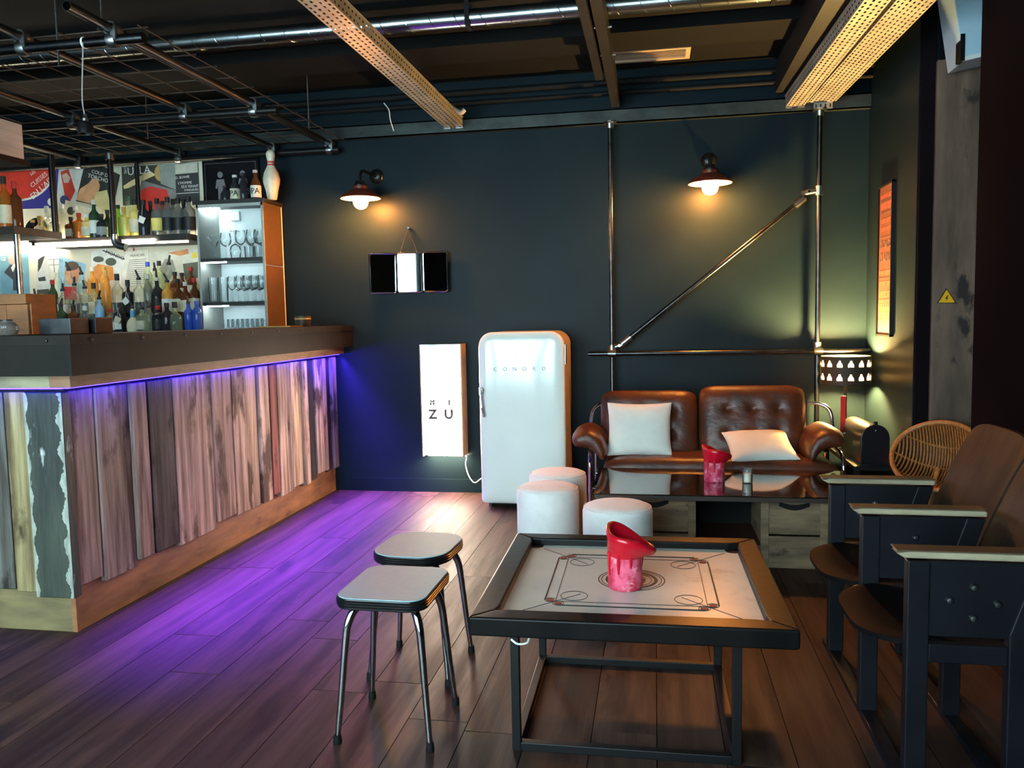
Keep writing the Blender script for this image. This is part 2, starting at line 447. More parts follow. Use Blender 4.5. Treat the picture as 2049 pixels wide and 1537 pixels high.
# warning triangle
a, b, c_ = onY(1875, 607, 4.735), onY(1914, 607, 4.735), onY(1894, 577, 4.735)
cen = (a + b + c_) / 3
ws = thing('warning_sign', 'small yellow triangular high-voltage warning sign on the timber post', 'sign', cen)
loc = [(p.x - cen.x, p.z - cen.z) for p in (a, b, c_)]
G().prism(loc, .0, .005).obj('plate', pm('black_print', lin(16, 15, 14)), ws)
G().prism([(p[0] * .86, p[1] * .86) for p in loc], -.0015, .0).obj('yellow_field', pm('warning_yellow', lin(240, 180, 30), lin(228, 168, 24), rough=.4), ws)
sgn = .012
G().prism([(.1 * sgn * 3, 1.4 * sgn), (-.75 * sgn, -.1 * sgn), (-.05 * sgn, .05 * sgn), (-.35 * sgn, -1.1 * sgn), (.75 * sgn, .35 * sgn), (.05 * sgn, .2 * sgn), (.75 * sgn, 1.4 * sgn)], -.003, -.0015).obj('lightning_bolt', MATS['black_print'], ws)
# pale blue box high on the right
sp = [onY(1903, 0, 4.45), onY(1960, 0, 4.45), onY(1960, 108, 4.45), onY(1926, 122, 4.45)]
bx = thing('wall_box', 'pale blue slab-sided box mounted high on the right, beside the timber post', 'box', (sp[3].x, 4.45, sp[3].z))
zz = sp[3].z
G().prism([(onY(1905, 0, 4.45).x - sp[3].x - .02, .5), (.22, .5), (.22, .035), (onY(1928, 112, 4.45).x - sp[3].x, .0)], 0, .22).obj('case', pm('pale_blue_plastic', lin(176, 204, 220), lin(166, 196, 214), rough=.45), bx, bevel=.004)
G().box(-.012, .008, -.006, .06, .0, .13).obj('hinge', M_black, bx)
G().prism([(0.0, -.002), (.0, .018), (.22, .058), (.22, .037)], -.004, .0).obj('pale_lip', M_white, bx)

# framed print on the right wall (flat print, seen edge-on)
fp = thing('framed_print', 'tall narrow framed orange letterpress print on the right wall above the lamp', 'print', (XR, 5.335, 1.605))
yh, zh = .155, .465
fr = G()
for (a0, a1, b0, b1) in ((-yh, yh, zh - .012, zh), (-yh, yh, -zh, -zh + .012), (-yh, -yh + .012, -zh, zh), (yh - .012, yh, -zh, zh)):
    fr.box(-.022, 0, a0, a1, b0, b1)
fr.obj('frame', M_black, fp)
G().box(-.012, 0, -yh + .012, yh - .012, -zh + .012, zh - .012).obj('paper', pm('orange_paper', lin(104, 54, 38), lin(90, 46, 32), (3, 3, 3), rough=.7), fp)
dk = pm('dark_print_ink', lin(60, 42, 38), lin(80, 50, 42), (60, 60, 60), rough=.7)
RX = Matrix.Rotation(pi / 2, 4, 'Z') ; 
TM = lambda y, z: Matrix.Translation((-.0128, y, z)) @ Matrix.Rotation(-pi / 2, 4, 'Z') @ FACE
for s_, z, size, sx_ in (('GEORGE', .10, .068, .95), ('CLARKE', .02, .08, .85)):
    text(s_, size, dk, fp, TM(0, z), sx=sx_)
random.seed(3)
for z, hgt in ((.395, .02), (.335, .04), (.245, .025), (.195, .02), (-.075, .03), (-.14, .03), (-.205, .04), (-.275, .022), (-.33, .03)):
    g = G(); y = -yh + .03
    while y < yh - .05:
        wd = random.uniform(.015, .035); g.box(-.0135, -.012, y, y + wd, z - hgt / 2, z + hgt / 2); y += wd + .008
    g.obj('printed_line', pm('faded_red_ink', lin(150, 60, 44), lin(170, 78, 56), (60, 60, 60), rough=.7), fp)
for z in (.365, .295, .145, -.105, -.24, -.36):
    G().box(-.0135, -.012, -yh + .022, yh - .022, z - .003, z + .003).obj('rule', dk, fp)
# ================================================================ THE BAR
XP, YP = -2.40, 2.95            # plank faces: long side (facing the room) and return (facing the camera)
XFA, YFA = -2.25, 2.81          # counter fascia
ZT = 1.265
M_bwood = pm('reclaimed_board', lin(255, 255, 255), lin(138, 128, 122), (26, 26, 1.6), rough=.7, bump=.45, bscale=(60, 60, 3), tint=True,
             c3=lin(96, 84, 78), c3at=.56, c3scale=(5, 5, 2.2), detail=8, lo=.3, hi=.62, spec=.3)
M_kick = pm('stained_kick_board', lin(166, 112, 72), lin(116, 74, 46), (3, 3, 12), rough=.5, bump=.15, bscale=(6, 6, 50), c3=lin(80, 50, 34), c3at=.62, c3scale=(3, 3, 8))
M_carcass = pm('bar_carcass', lin(30, 26, 24), lin(24, 21, 20), rough=.8)
bar = thing('bar_counter', 'long L-shaped bar front clad in upright reclaimed boards, lit violet from above', 'bar', (0, 0, 0))
G().box(-2.76, XP - .035, 2.99, WY - .002, 0, 1.1).box(XL + .6, -2.76, 2.99, 3.55, 0, 1.1).obj('carcass', M_carcass, bar)
G().box(XP - .05, XP - .03, YP + .02, WY - .003, 0, .2).obj('kick_board', M_kick, bar)
G().box(XP - .05, XP - .028, YP + .018, YP + .03, 0, .2).obj('kick_board', M_kick, bar)
G().box(XL + .6, XP - .05, YP + .02, YP + .04, 0, .2).obj('kick_board', pm('kick_board_olive', lin(128, 112, 74), lin(92, 80, 54), (3, 3, 12), rough=.6, bump=.15, bscale=(6, 6, 50)), bar)
# boards of the long face: (pixel of left edge at LED height), tint
PB = [(126, (92, 74, 66)), (140, (168, 128, 106)), (190, (150, 116, 98)), (256, (176, 132, 104)), (289, (96, 86, 82)), (339, (206, 160, 132)), (416, (192, 148, 118)), (456, (214, 168, 134)),
      (484, (196, 154, 124)), (512, (220, 176, 142)), (534, (120, 98, 88)), (548, (226, 182, 148)), (566, (150, 118, 102)), (580, (228, 184, 146)), (600, (216, 168, 130)), (611, (66, 58, 56)), (625, (222, 178, 140)),
      (640, (206, 160, 126)), (648, (84, 72, 66)), (660, (160, 122, 98)), (679, None)]
random.seed(5)
ys = [onX(p[0], 760 - .126 * (p[0] - 135), XP).y for p in PB]
ys[0] = YP; ys[-1] = WY - .003
for k in range(len(PB) - 1):
    y0, y1 = ys[k], min(ys[k + 1], WY - .002)
    if y1 - y0 < .01: continue
    th = random.choice((.0, .010, -.012, .014, -.006))
    gap = .006 if PB[k + 1][0] not in (484, 534, 289) else .016
    zb = random.uniform(.165, .205) if k else .16
    G().box(XP - .035, XP + th, y0 + .001, y1 - gap, zb, 1.03).obj('board', M_bwood, bar, bevel=.003, color=lin(*[int(v + (245 - v) * .34 * (v > 100 or PB[k][1][0] > 140)) for v in PB[k][1]]), seg=1)
# return boards (facing the camera)
M_paintb = pm('green_black_painted_board', lin(58, 64, 52), lin(28, 32, 28), (9, 9, 2), rough=.55, bump=.3, bscale=(40, 40, 4), c3=lin(206, 208, 200), c3at=.63, c3scale=(10, 10, 3))
xs = [XP + .0, onY(60, 900, YP).x, onY(14, 900, YP).x, -2.93, -3.1, -3.3, -3.48, -3.7, -3.9, -4.1, -4.35, -4.6, -4.85]
tints = [(150, 150, 140), (176, 158, 112), (120, 118, 110), (160, 150, 130), (120, 112, 100), (176, 160, 130), (130, 122, 110), (150, 140, 120), (110, 104, 96), (160, 150, 128), (130, 120, 104), (150, 138, 116)]
for k in range(len(xs) - 1):
    th = .02 if k == 0 else random.uniform(-.006, .008)
    bo = G().box(xs[k + 1] + .002, xs[k] - .002, YP - th, YP + .03, .16 if k == 0 else random.uniform(.17, .19), 1.03)
    o = bo.obj('board', M_paintb if k == 0 else M_bwood, bar, bevel=.004, color=lin(*tints[k]), seg=1)
    if k == 0:
        o['label'] = 'dark painted corner board with flaking white edges'
# flaked white paint along the edges of the corner board
M_wpaint = pm('flaked_white_paint', lin(166, 170, 158), lin(122, 128, 116), (40, 40, 14), rough=.7, bump=.3, bscale=(60, 60, 20))
def ragged(x0, z0, z1, wd, sgn):
    P = []; n = 110
    for i in range(n + 1): P.append((x0, z0 + (z1 - z0) * i / n))
    for i in range(n, -1, -1): P.append((x0 + sgn * wd * (.55 + .3 * sin(i * .37 + x0 * 90) + random.uniform(-.12, .12)), z0 + (z1 - z0) * i / n))
    return P
G().prism(ragged(xs[0] - .003, .162, 1.028, .036, -1), YP - .0215, YP - .0195).obj('paint_edge', M_wpaint, bar)
G().prism(ragged(xs[1] + .003, .162, 1.028, .022, 1), YP - .0215, YP - .0195).obj('paint_edge', M_wpaint, bar)
# wooden batten under the counter
M_batten = pm('brown_batten', lin(150, 108, 78), lin(110, 78, 56), (4, 4, 20), rough=.6)
G().box(XP - .02, XP + .075, YP - .06, WY - .003, 1.052, 1.105).obj('batten', M_batten, bar, bevel=.002)
G().box(XL + .6, XP - .02, YP - .06, YP + .02, 1.052, 1.105).obj('batten', pm('grey_batten', lin(150, 142, 112), lin(116, 110, 90), (4, 4, 20), rough=.7), bar, bevel=.002)

# counter top: sheet-metal fascia, rim strip and bolts
M_sheet = pm('dark_metal_sheet', lin(38, 34, 31), lin(28, 25, 23), (3, 3, 3), rough=.6, metal=.0, spec=.1, bump=.03)
ct = thing('counter_top', 'thick counter top wrapped in dark bolted sheet metal', 'counter', (0, 0, 0))
G().box(-2.765, XFA - .01, YFA + .01, WY - .002, 1.105, ZT - .004).box(XL + .6, -2.765, YFA + .01, 3.6, 1.105, ZT - .004).obj('slab', M_carcass, ct)
G().box(-2.768, XFA - .006, YFA + .006, WY - .002, ZT - .004, ZT).box(XL + .6, -2.768, YFA + .006, 3.61, ZT - .004, ZT).obj('top_sheet', M_sheet, ct)
G().box(XFA - .01, XFA, YFA, WY - .003, 1.105, ZT - .038).obj('fascia', M_sheet, ct)
G().box(XL + .6, XFA - .01, YFA, YFA + .01, 1.105, ZT - .038).obj('fascia', M_sheet, ct)
G().box(XFA - .008, XFA + .004, YFA - .004, WY - .003, ZT - .038, ZT + .001).obj('rim_strip', M_sheet, ct, bevel=.001)
G().box(XL + .6, XFA - .008, YFA - .004, YFA + .008, ZT - .038, ZT + .001).obj('rim_strip', M_sheet, ct, bevel=.001)
meb = G().lathe([(0, .006), (.006, .005), (.008, 0)], 10).mesh('bolt', M_black, True)
for y in [YFA + .12 + .33 * i for i in range(9)]: inst('bolt', meb, ct, (XFA + .004, y, ZT - .02), (0, pi / 2, 0))
for xx in [XFA - .1 - .33 * i for i in range(6)]: inst('bolt', meb, ct, (xx, YFA - .004, ZT - .02), (pi / 2, 0, 0))

# violet LED strips under the counter overhang
M_led = em('violet_led', (0.025, 0.012, 1.0, 1), 34.0)
def led(label, pts, sun):
    L = thing('led_strip', label, 'light strip', (0, 0, 0))
    (x0, x1, y0, y1) = pts
    G().box(x0, x1, y0, y1, 1.046, 1.052).obj('light_tape', M_led, L)
    a = bpy.data.lights.new('led_glow', 'AREA'); a.shape = 'RECTANGLE'
    a.color = (0.15, 0.03, 1.0); a.energy = sun[0]; a.spread = radians(sun[1])
    o = bpy.data.objects.new('led_glow', a); COL.objects.link(o); o.parent = L
    if x1 - x0 < y1 - y0:
        a.size = .02; a.size_y = y1 - y0
        o.location = ((x0 + x1) / 2 + .012, (y0 + y1) / 2, 1.043); o.rotation_euler = (0, -radians(sun[2]), 0)
    else:
        a.size = x1 - x0; a.size_y = .02
        o.location = ((x0 + x1) / 2, (y0 + y1) / 2 - .012, 1.043); o.rotation_euler = (-radians(sun[2]), 0, 0)
    return L
led_long = led('violet LED tape under the long side of the counter', (XP + .022, XP + .04, YP - .03, WY - .01), (140.0, 60, 24))
e_ = bpy.data.lights.new('led_end_glow', 'AREA'); e_.shape = 'RECTANGLE'; e_.size = .02; e_.size_y = .45; e_.color = (0.06, 0.03, 1.0); e_.energy = 16.0
eo = bpy.data.objects.new('led_end_glow', e_); COL.objects.link(eo); eo.parent = led_long
eo.location = (XP + .043, WY - .25, 1.043); eo.rotation_euler = (0, -radians(24), 0)
led('violet LED tape under the counter end facing the camera', (XL + .6, XP + .02, YP - .045, YP - .03), (4.0, 40, 10))

# ================================================================ BACK BAR
M_shelf = pm('black_stained_shelf', lin(30, 27, 25), lin(22, 20, 19), (4, 20, 20), rough=.5)
BX0, BX1 = -5.45, -3.32
bk = G().box(BX0, BX1, WY - .012, WY - .002, 1.0, 2.56)
tag(bk.obj('backing_panel', pm('cream_paper_backing', lin(214, 208, 186), lin(196, 190, 168), (3, 3, 3), rough=.8)), 'cream paper panel behind the posters and bottles', 'panel')
# stepped bottle rack
STEP = [(5.40, 1.245), (5.53, 1.36), (5.66, 1.475)]
for k, (y, z) in enumerate(STEP):
    y1 = STEP[k + 1][0] - .065 if k < 2 else WY - .013
    rstep = G().box(BX0, BX1 - .02, y - .063, y1 - .002, .0, z).obj('rack_step', M_shelf, bevel=.002)
    tag(rstep, ('lowest front', 'middle', 'tallest back')[k] + ' step of the black bottle rack behind the counter', 'shelf', 'steps of the bottle rack')
# hanging upper shelf on pipes
sh = thing('wall_shelf', 'black bottle shelf hung on pipes, lit along its front edge', 'shelf', (0, 0, 0))
ZS = 1.955
G().box(onY(62, 480, 5.42).x, BX1 - .01, 5.42, WY - .013, ZS - .045, ZS).obj('shelf_board', M_shelf, sh, bevel=.002)
def shelf_led(x0, x1):
    G().box(x0, x1, 5.402, 5.42, ZS - .045, ZS - .03).obj('light_bar', em('warm_white_led', (1, .86, .62, 1), 32.0), sh)
shelf_led(onY(72, 490, 5.41).x, onY(222, 487, 5.41).x)
shelf_led(onY(246, 487, 5.41).x, onY(310, 485, 5.41).x)
G().box(BX0 + .1, BX1 - .06, 5.775, 5.79, ZS, ZS + .012).obj('uplight_bar', em('shelf_uplight', (1, .84, .56, 1), 110.0), sh, label='glowing strip behind the bottles')
G().box(BX0 + .1, BX1 - .06, 5.5, 5.515, ZS - .055, ZS - .045).obj('downlight_bar', em('shelf_downlight', (1, .9, .72, 1), 22.0), sh, label='glowing strip under the shelf')
# pipes that carry the shelf
for (xa, ya, z0) in ((onY(229, 400, 5.41).x, 5.385, ZS - .02), (onY(276, 380, 5.7).x, 5.70, ZS)):
    G().cyl((xa, ya, z0), (xa, ya, 2.53), .021 if ya < 5.5 else .016, n=14).obj('hanger_pipe', M_black, sh, smooth=True)
xa = onY(229, 400, 5.41).x
G().tube(smoothpath([(xa, 5.385, ZS + .01), (xa, 5.385, ZS - .035), (xa + .025, 5.385, ZS - .07), (xa + .09, 5.385, ZS - .085)], 5), .027, 12).obj('elbow_fitting', M_galv, sh, smooth=True)
G().cyl((xa, 5.385, 2.50), (xa, 5.385, 2.545), .03, n=12).obj('clamp', M_galv, sh, smooth=True)
# higher, nearer shelf at the far left
s2 = thing('wall_shelf', 'dark wooden shelf end at the left edge carrying the big amber bottle', 'shelf', (0, 0, 0))
zs2 = onY(30, 458, 5.0).z
x2 = onY(62, 460, 5.0).x
G().box(-5.3, x2, 4.85, 5.3, zs2 - .05, zs2).obj('shelf_board', pm('dark_brown_shelf', lin(58, 44, 36), lin(42, 32, 27), (4, 20, 20), rough=.6), s2, bevel=.003)
G().cyl((x2 - .03, 4.9, 1.26), (x2 - .03, 4.9, zs2 - .05), .02, n=14).obj('support_pipe', M_galv, s2, smooth=True)
G().cyl((x2 - .01, 5.25, zs2), (x2 - .01, 5.25, 2.53), .022, n=14).obj('hanger_pipe', M_black, s2, smooth=True)
# translucent box hanging at the top left
hb = thing('hanging_box', 'grey and white box-like hood at the top left edge above the bottles', 'box', (0, 0, 0))
ya, zt_h, zb_h = 4.105, 2.436, 2.241
G().box(-3.9, -3.5, 2.9, ya, zb_h, zt_h).obj('hood', pm('grey_white_hood', lin(196, 190, 182), lin(128, 124, 120), (1.2, 1.2, 9), rough=.5), hb, bevel=.004)
G().box(-3.91, -3.49, 2.89, ya + .03, zb_h - .03, zb_h).obj('bottom_rim', M_blackm, hb)
G().cyl((-3.6, 3.9, zt_h), (-3.6, 3.9, 2.54), .012, n=10).obj('hanger', M_black, hb, smooth=True)
# ================================================================ POSTERS BEHIND THE BAR
PY = WY - .013
PCOL = {}
def ink(c):
    k = 'print_%d_%d_%d' % c
    return pm(k, lin(*c), lin(*[int(v * .9) for v in c]), (12, 12, 12), rough=.6)
def poster(label, quad, base, shapes=(), texts=(), layer=0):
    Y = PY - .0012 - .0012 * layer
    P = [onY(x, y, Y) for x, y in quad]
    c = sum(P, Vector()) / len(P); c.y = Y
    t = thing('poster', label, 'poster', c)
    loc = lambda pts: [((onY(x, y, Y) - c).x, (onY(x, y, Y) - c).z) for x, y in pts]
    G().prism(loc(quad), 0, .001).obj('sheet', ink(base), t)
    for k, (nm, pts, col) in enumerate(shapes):
        G().prism(loc(pts), -.0004 - .00015 * k, 0).obj(nm, ink(col), t)
    for (s, x, y, px, ang, col) in texts:
        p = onY(x, y, Y) - c
        text(s, px * Y / F * 1.08, ink(col), t, Matrix.Translation((p.x, -.0012, p.z)) @ FACE @ Matrix.Rotation(radians(ang), 4, 'Z'), ext=.0003)
    return t
def ell(cx, cy, rx, ry, n=24, a0=0, a1=360, rot=0):
    R = radians(rot)
    return [(cx + rx * cos(radians(a0 + (a1 - a0) * i / n)) * cos(R) - ry * sin(radians(a0 + (a1 - a0) * i / n)) * sin(R),
             cy + rx * cos(radians(a0 + (a1 - a0) * i / n)) * sin(R) + ry * sin(radians(a0 + (a1 - a0) * i / n)) * cos(R)) for i in range(n)]
poster('navy poster with a red disc and white slanted capitals at the far left', [(0, 336), (118, 334), (112, 416), (0, 420)], (58, 52, 140),
       [('disc', [(0, 338)] + [(40 + 72 * cos(radians(a)), 330 + 72 * sin(radians(a))) for a in range(4, 125, 8)] + [(0, 400)], (240, 236, 228)),
        ('disc', [(0, 338)] + [(40 + 68 * cos(radians(a)), 330 + 68 * sin(radians(a))) for a in range(4, 125, 8)] + [(0, 396)], (226, 62, 44)),
        ('badge', ell(103, 404, 8, 8), (236, 232, 226))],
       [('LES', 66, 346, 9, 24, (245, 240, 235)), ('CUISSES', 78, 360, 13, 32, (245, 240, 235)), ("EN L'AIR", 84, 376, 17, 36, (245, 240, 235))])
poster('white sheet with a slanted red band and a pale lozenge', [(117, 336), (166, 332), (150, 412), (113, 416)], (222, 224, 216),
       [('red_band', [(121, 344), (137, 338), (151, 382), (140, 404), (131, 400)], (214, 66, 48)), ('lozenge', [(124, 350), (133, 346), (141, 356), (137, 366), (128, 366)], (224, 196, 180)),
        ('roundel', ell(129, 400, 9, 9), (70, 74, 120))])
poster('dark film poster with white slab title and a pale crouching shape', [(165, 338), (205, 332), (240, 350), (226, 420), (150, 402)], (40, 44, 42),
       [('picture', [(152, 400), (160, 378), (178, 366), (184, 358), (196, 358), (200, 372), (194, 398), (180, 408)], (214, 160, 116)),
        ('picture', [(192, 385), (214, 380), (224, 420), (206, 424), (188, 406)], (206, 196, 140)), ('edge_line', [(165, 338), (167, 338), (152, 402), (150, 402)], (228, 228, 220))],
       [('COUP DE', 202, 348, 10, -17, (235, 235, 228)), ('TORCHON', 200, 358, 11, -17, (235, 235, 228))], 1)
poster('dark poster with big white title letters and a pale blond arm shape', [(243, 334), (352, 328), (352, 400), (246, 412)], (56, 56, 50),
       [('picture', [(247, 372), (262, 362), (300, 342), (312, 350), (286, 362), (258, 376), (248, 378)], (226, 206, 150)), ('picture', ell(322, 346, 13, 17), (196, 160, 100)),
        ('picture', [(318, 330), (352, 328), (352, 380), (322, 368)], (150, 156, 150))],
       [('3615', 251, 340, 8, 90, (235, 235, 228)), ('ULLA', 278, 342, 22, 2, (240, 240, 232))], 1)
poster('red and grey tilted photo sheet', [(281, 360), (353, 381), (345, 440), (266, 428)], (132, 130, 130),
       [('picture', [(278, 402), (284, 380), (300, 373), (334, 380), (340, 402), (334, 424), (276, 420)], (210, 52, 44)), ('edge_line', [(281, 360), (283, 361), (268, 428), (266, 428)], (230, 230, 224))], (), 2)
poster('black poster with a cream top band and white title lines', [(350, 330), (396, 326), (400, 402), (353, 404)], (48, 52, 54),
       [('cream_band', [(350, 330), (395, 326), (396, 345), (351, 349)], (212, 208, 190)), ('edge_line', [(353, 387), (398, 384), (398, 385.5), (353, 388.5)], (200, 200, 196))],
       [('D. BOWIE', 365, 355, 7, 2, (235, 235, 228)), ("L'HOMME", 370, 366, 7, 0, (235, 235, 228)), ('QUI VENAIT', 380, 373, 7, 0, (235, 235, 228)), ("D'AILLEURS", 383, 380, 6, 0, (235, 235, 228))], 3)
poster('small cream sheet with a dark sphere and a few words', [(131, 400), (190, 420), (184, 470), (122, 470)], (226, 220, 196), [('picture', ell(142, 422, 8, 8), (70, 72, 60))],
       [('Fe', 174, 435, 9, 0, (70, 66, 56)), ('Pl', 174, 446, 9, 0, (70, 66, 56))], 4)
# lower row
poster('blue poster with a suited figure at the far left', [(0, 512), (56, 506), (60, 592), (0, 594)], (112, 160, 178),
       [('picture', [(8, 545), (22, 528), (34, 528), (46, 546), (44, 580), (26, 582), (26, 560)], (62, 66, 72)), ('picture', ell(25, 518, 9, 12), (190, 170, 158)), ('picture', [(22, 536), (26, 530), (34, 526), (26, 545)], (226, 226, 224))],
       [('GE', 7, 519, 10, 0, (236, 240, 240))])
poster('black and white photo sheet behind the support pipe', [(72, 508), (98, 504), (100, 588), (74, 592)], (206, 208, 204),
       [('picture', [(76, 520), (84, 514), (90, 512), (82, 535), (76, 545)], (54, 56, 56)), ('picture', [(76, 556), (90, 553), (92, 562), (78, 563)], (60, 60, 60)), ('picture', [(74, 580), (98, 578), (98, 590), (74, 592)], (70, 70, 68))], (), 1)
poster('light blue sheet with a tan oval portrait', [(117, 512), (172, 528), (166, 586), (116, 584)], (150, 196, 218), [('picture', ell(144, 548, 15, 23, rot=4), (206, 146, 110)), ('picture', ell(144, 532, 14, 9), (86, 70, 60))],
       [('RI', 122, 522, 10, 0, (90, 130, 170))], 1)
poster('white newspaper clipping with ruled boxes', [(96, 508), (118, 510), (118, 544), (100, 546)], (230, 230, 222),
       [('rule', [(97, 519), (118, 518), (118, 519), (97, 520)], (90, 90, 88)), ('rule', [(98, 530), (118, 529), (118, 530), (98, 531)], (90, 90, 88)), ('rule', [(107, 519), (108, 519), (109, 545), (108, 545)], (90, 90, 88))], (), 2)
poster('white poster with dark sunglasses and slanted black title', [(183, 503), (212, 497), (254, 519), (238, 582), (183, 572)], (222, 224, 218),
       [('picture', ell(197, 519, 11, 6), (72, 84, 70)), ('picture', ell(222, 524, 11, 8), (72, 84, 70)), ('picture', [(183, 540), (196, 528), (226, 534), (228, 560), (184, 570)], (226, 150, 74)), ('rule', [(206, 500), (250, 518), (249, 520), (205, 502)], (40, 40, 40))],
       [('MONDO', 230, 511, 11, -22, (30, 30, 30))], 2)
poster('printed text sheet with red ribbon tips at its top', [(252, 504), (297, 499), (299, 566), (240, 576)], (226, 224, 210),
       [('ribbon', [(246, 498), (250, 496), (252, 503), (248, 504)], (190, 70, 50)), ('ribbon', [(266, 496), (269, 496), (270, 502), (266, 502)], (190, 70, 50))] +
       [('text_line', [(258 - .14 * (y - 520) * 1.2, y), (293, y - 2), (293, y - .9), (258 - .14 * (y - 520) * 1.2, y + 1.1)], (110, 108, 100)) for y in range(520, 572, 4)],
       [('FRANCAIS', 275, 511, 7, 3, (50, 48, 44))], 3)
poster('grey and white photo sheet beside the glass cabinet', [(298, 505), (398, 498), (400, 600), (300, 600)], (214, 212, 196),
       [('picture', [(334, 506), (376, 498), (378, 508), (360, 512)], (206, 140, 90)), ('yellow_patch', [(384, 506), (394, 505), (395, 516), (384, 517)], (226, 196, 60)),
        ('picture', [(318, 540), (330, 518), (346, 520), (352, 540), (340, 560)], (150, 152, 142)), ('picture', [(366, 528), (396, 524), (396, 556), (370, 560)], (86, 92, 76))], (), 1)

# ================================================================ BOTTLES
def bprof(kind):
    """(radius, height) outlines of one bottle kind, 1 = total height"""
    return {
        'wine':   [(0, 0), (.13, .0), (.135, .03), (.135, .55), (.12, .64), (.06, .72), (.046, .78), (.046, .93)],
        'spirit': [(0, 0), (.15, .0), (.155, .03), (.155, .58), (.14, .66), (.07, .73), (.05, .78), (.05, .90)],
        'square': [(0, 0), (.17, .0), (.18, .03), (.18, .60), (.16, .66), (.07, .70), (.055, .74), (.055, .88)],
        'tall':   [(0, 0), (.10, .0), (.11, .03), (.115, .62), (.10, .70), (.055, .78), (.045, .82), (.045, .93)],
        'round':  [(0, 0), (.17, .0), (.21, .08), (.22, .25), (.18, .42), (.08, .55), (.06, .62), (.06, .88)],
        'squat':  [(0, 0), (.26, .0), (.28, .04), (.28, .45), (.22, .56), (.11, .62), (.09, .68), (.09, .85)],
        'beer':   [(0, 0), (.12, .0), (.13, .03), (.13, .5), (.11, .6), (.06, .75), (.052, .85), (.052, .95)],
    }[kind]
GL = {'clear': glass('clear_bottle_glass', (.93, .95, .9, 1), .06), 'pale': glass('pale_green_glass', (.82, .88, .66, 1), .14), 'yellow': glass('yellow_spirit', (.95, .82, .32, 1), .45),
      'lime': glass('lime_liqueur', (.55, .92, .2, 1), .5), 'amber': glass('amber_spirit', (.72, .30, .06, 1), .3), 'brown': glass('brown_glass', (.22, .08, .03, 1), .4),
      'green': glass('dark_green_glass', (.05, .10, .05, 1), .6), 'dark': glass('near_black_glass', (.03, .03, .035, 1), .8), 'blue': glass('sky_blue_glass', (.32, .62, .9, 1), .6),
      'deepblue': glass('deep_blue_glass', (.05, .14, .62, 1), .6), 'red': glass('red_spirit', (.55, .06, .05, 1), .6), 'cream': glass('cream_liqueur', (.86, .78, .56, 1), .75), 'smoke': glass('smoky_glass', (.5, .5, .48, 1), .18), 'orange': glass('orange_spirit', (.95, .55, .12, 1), .4)}
BC = {'black': (22, 22, 24), 'white': (226, 224, 214), 'silver': (190, 190, 186), 'red': (190, 36, 34), 'cream': (214, 204, 176), 'blue': (52, 84, 190), 'gold': (196, 156, 80), 'yellow': (230, 206, 110), 'grey': (150, 150, 148), 'green': (40, 96, 70), 'skyblue': (96, 170, 222), 'brown': (110, 66, 40)}
ORD = ['first', 'second', 'third', 'fourth', 'fifth', 'sixth', 'seventh', 'eighth', 'ninth', 'tenth', 'eleventh', 'twelfth', 'thirteenth', 'fourteenth', 'fifteenth', 'sixteenth', 'seventeenth', 'eighteenth', 'nineteenth', 'twentieth', 'twenty-first', 'twenty-second']
BM = {}
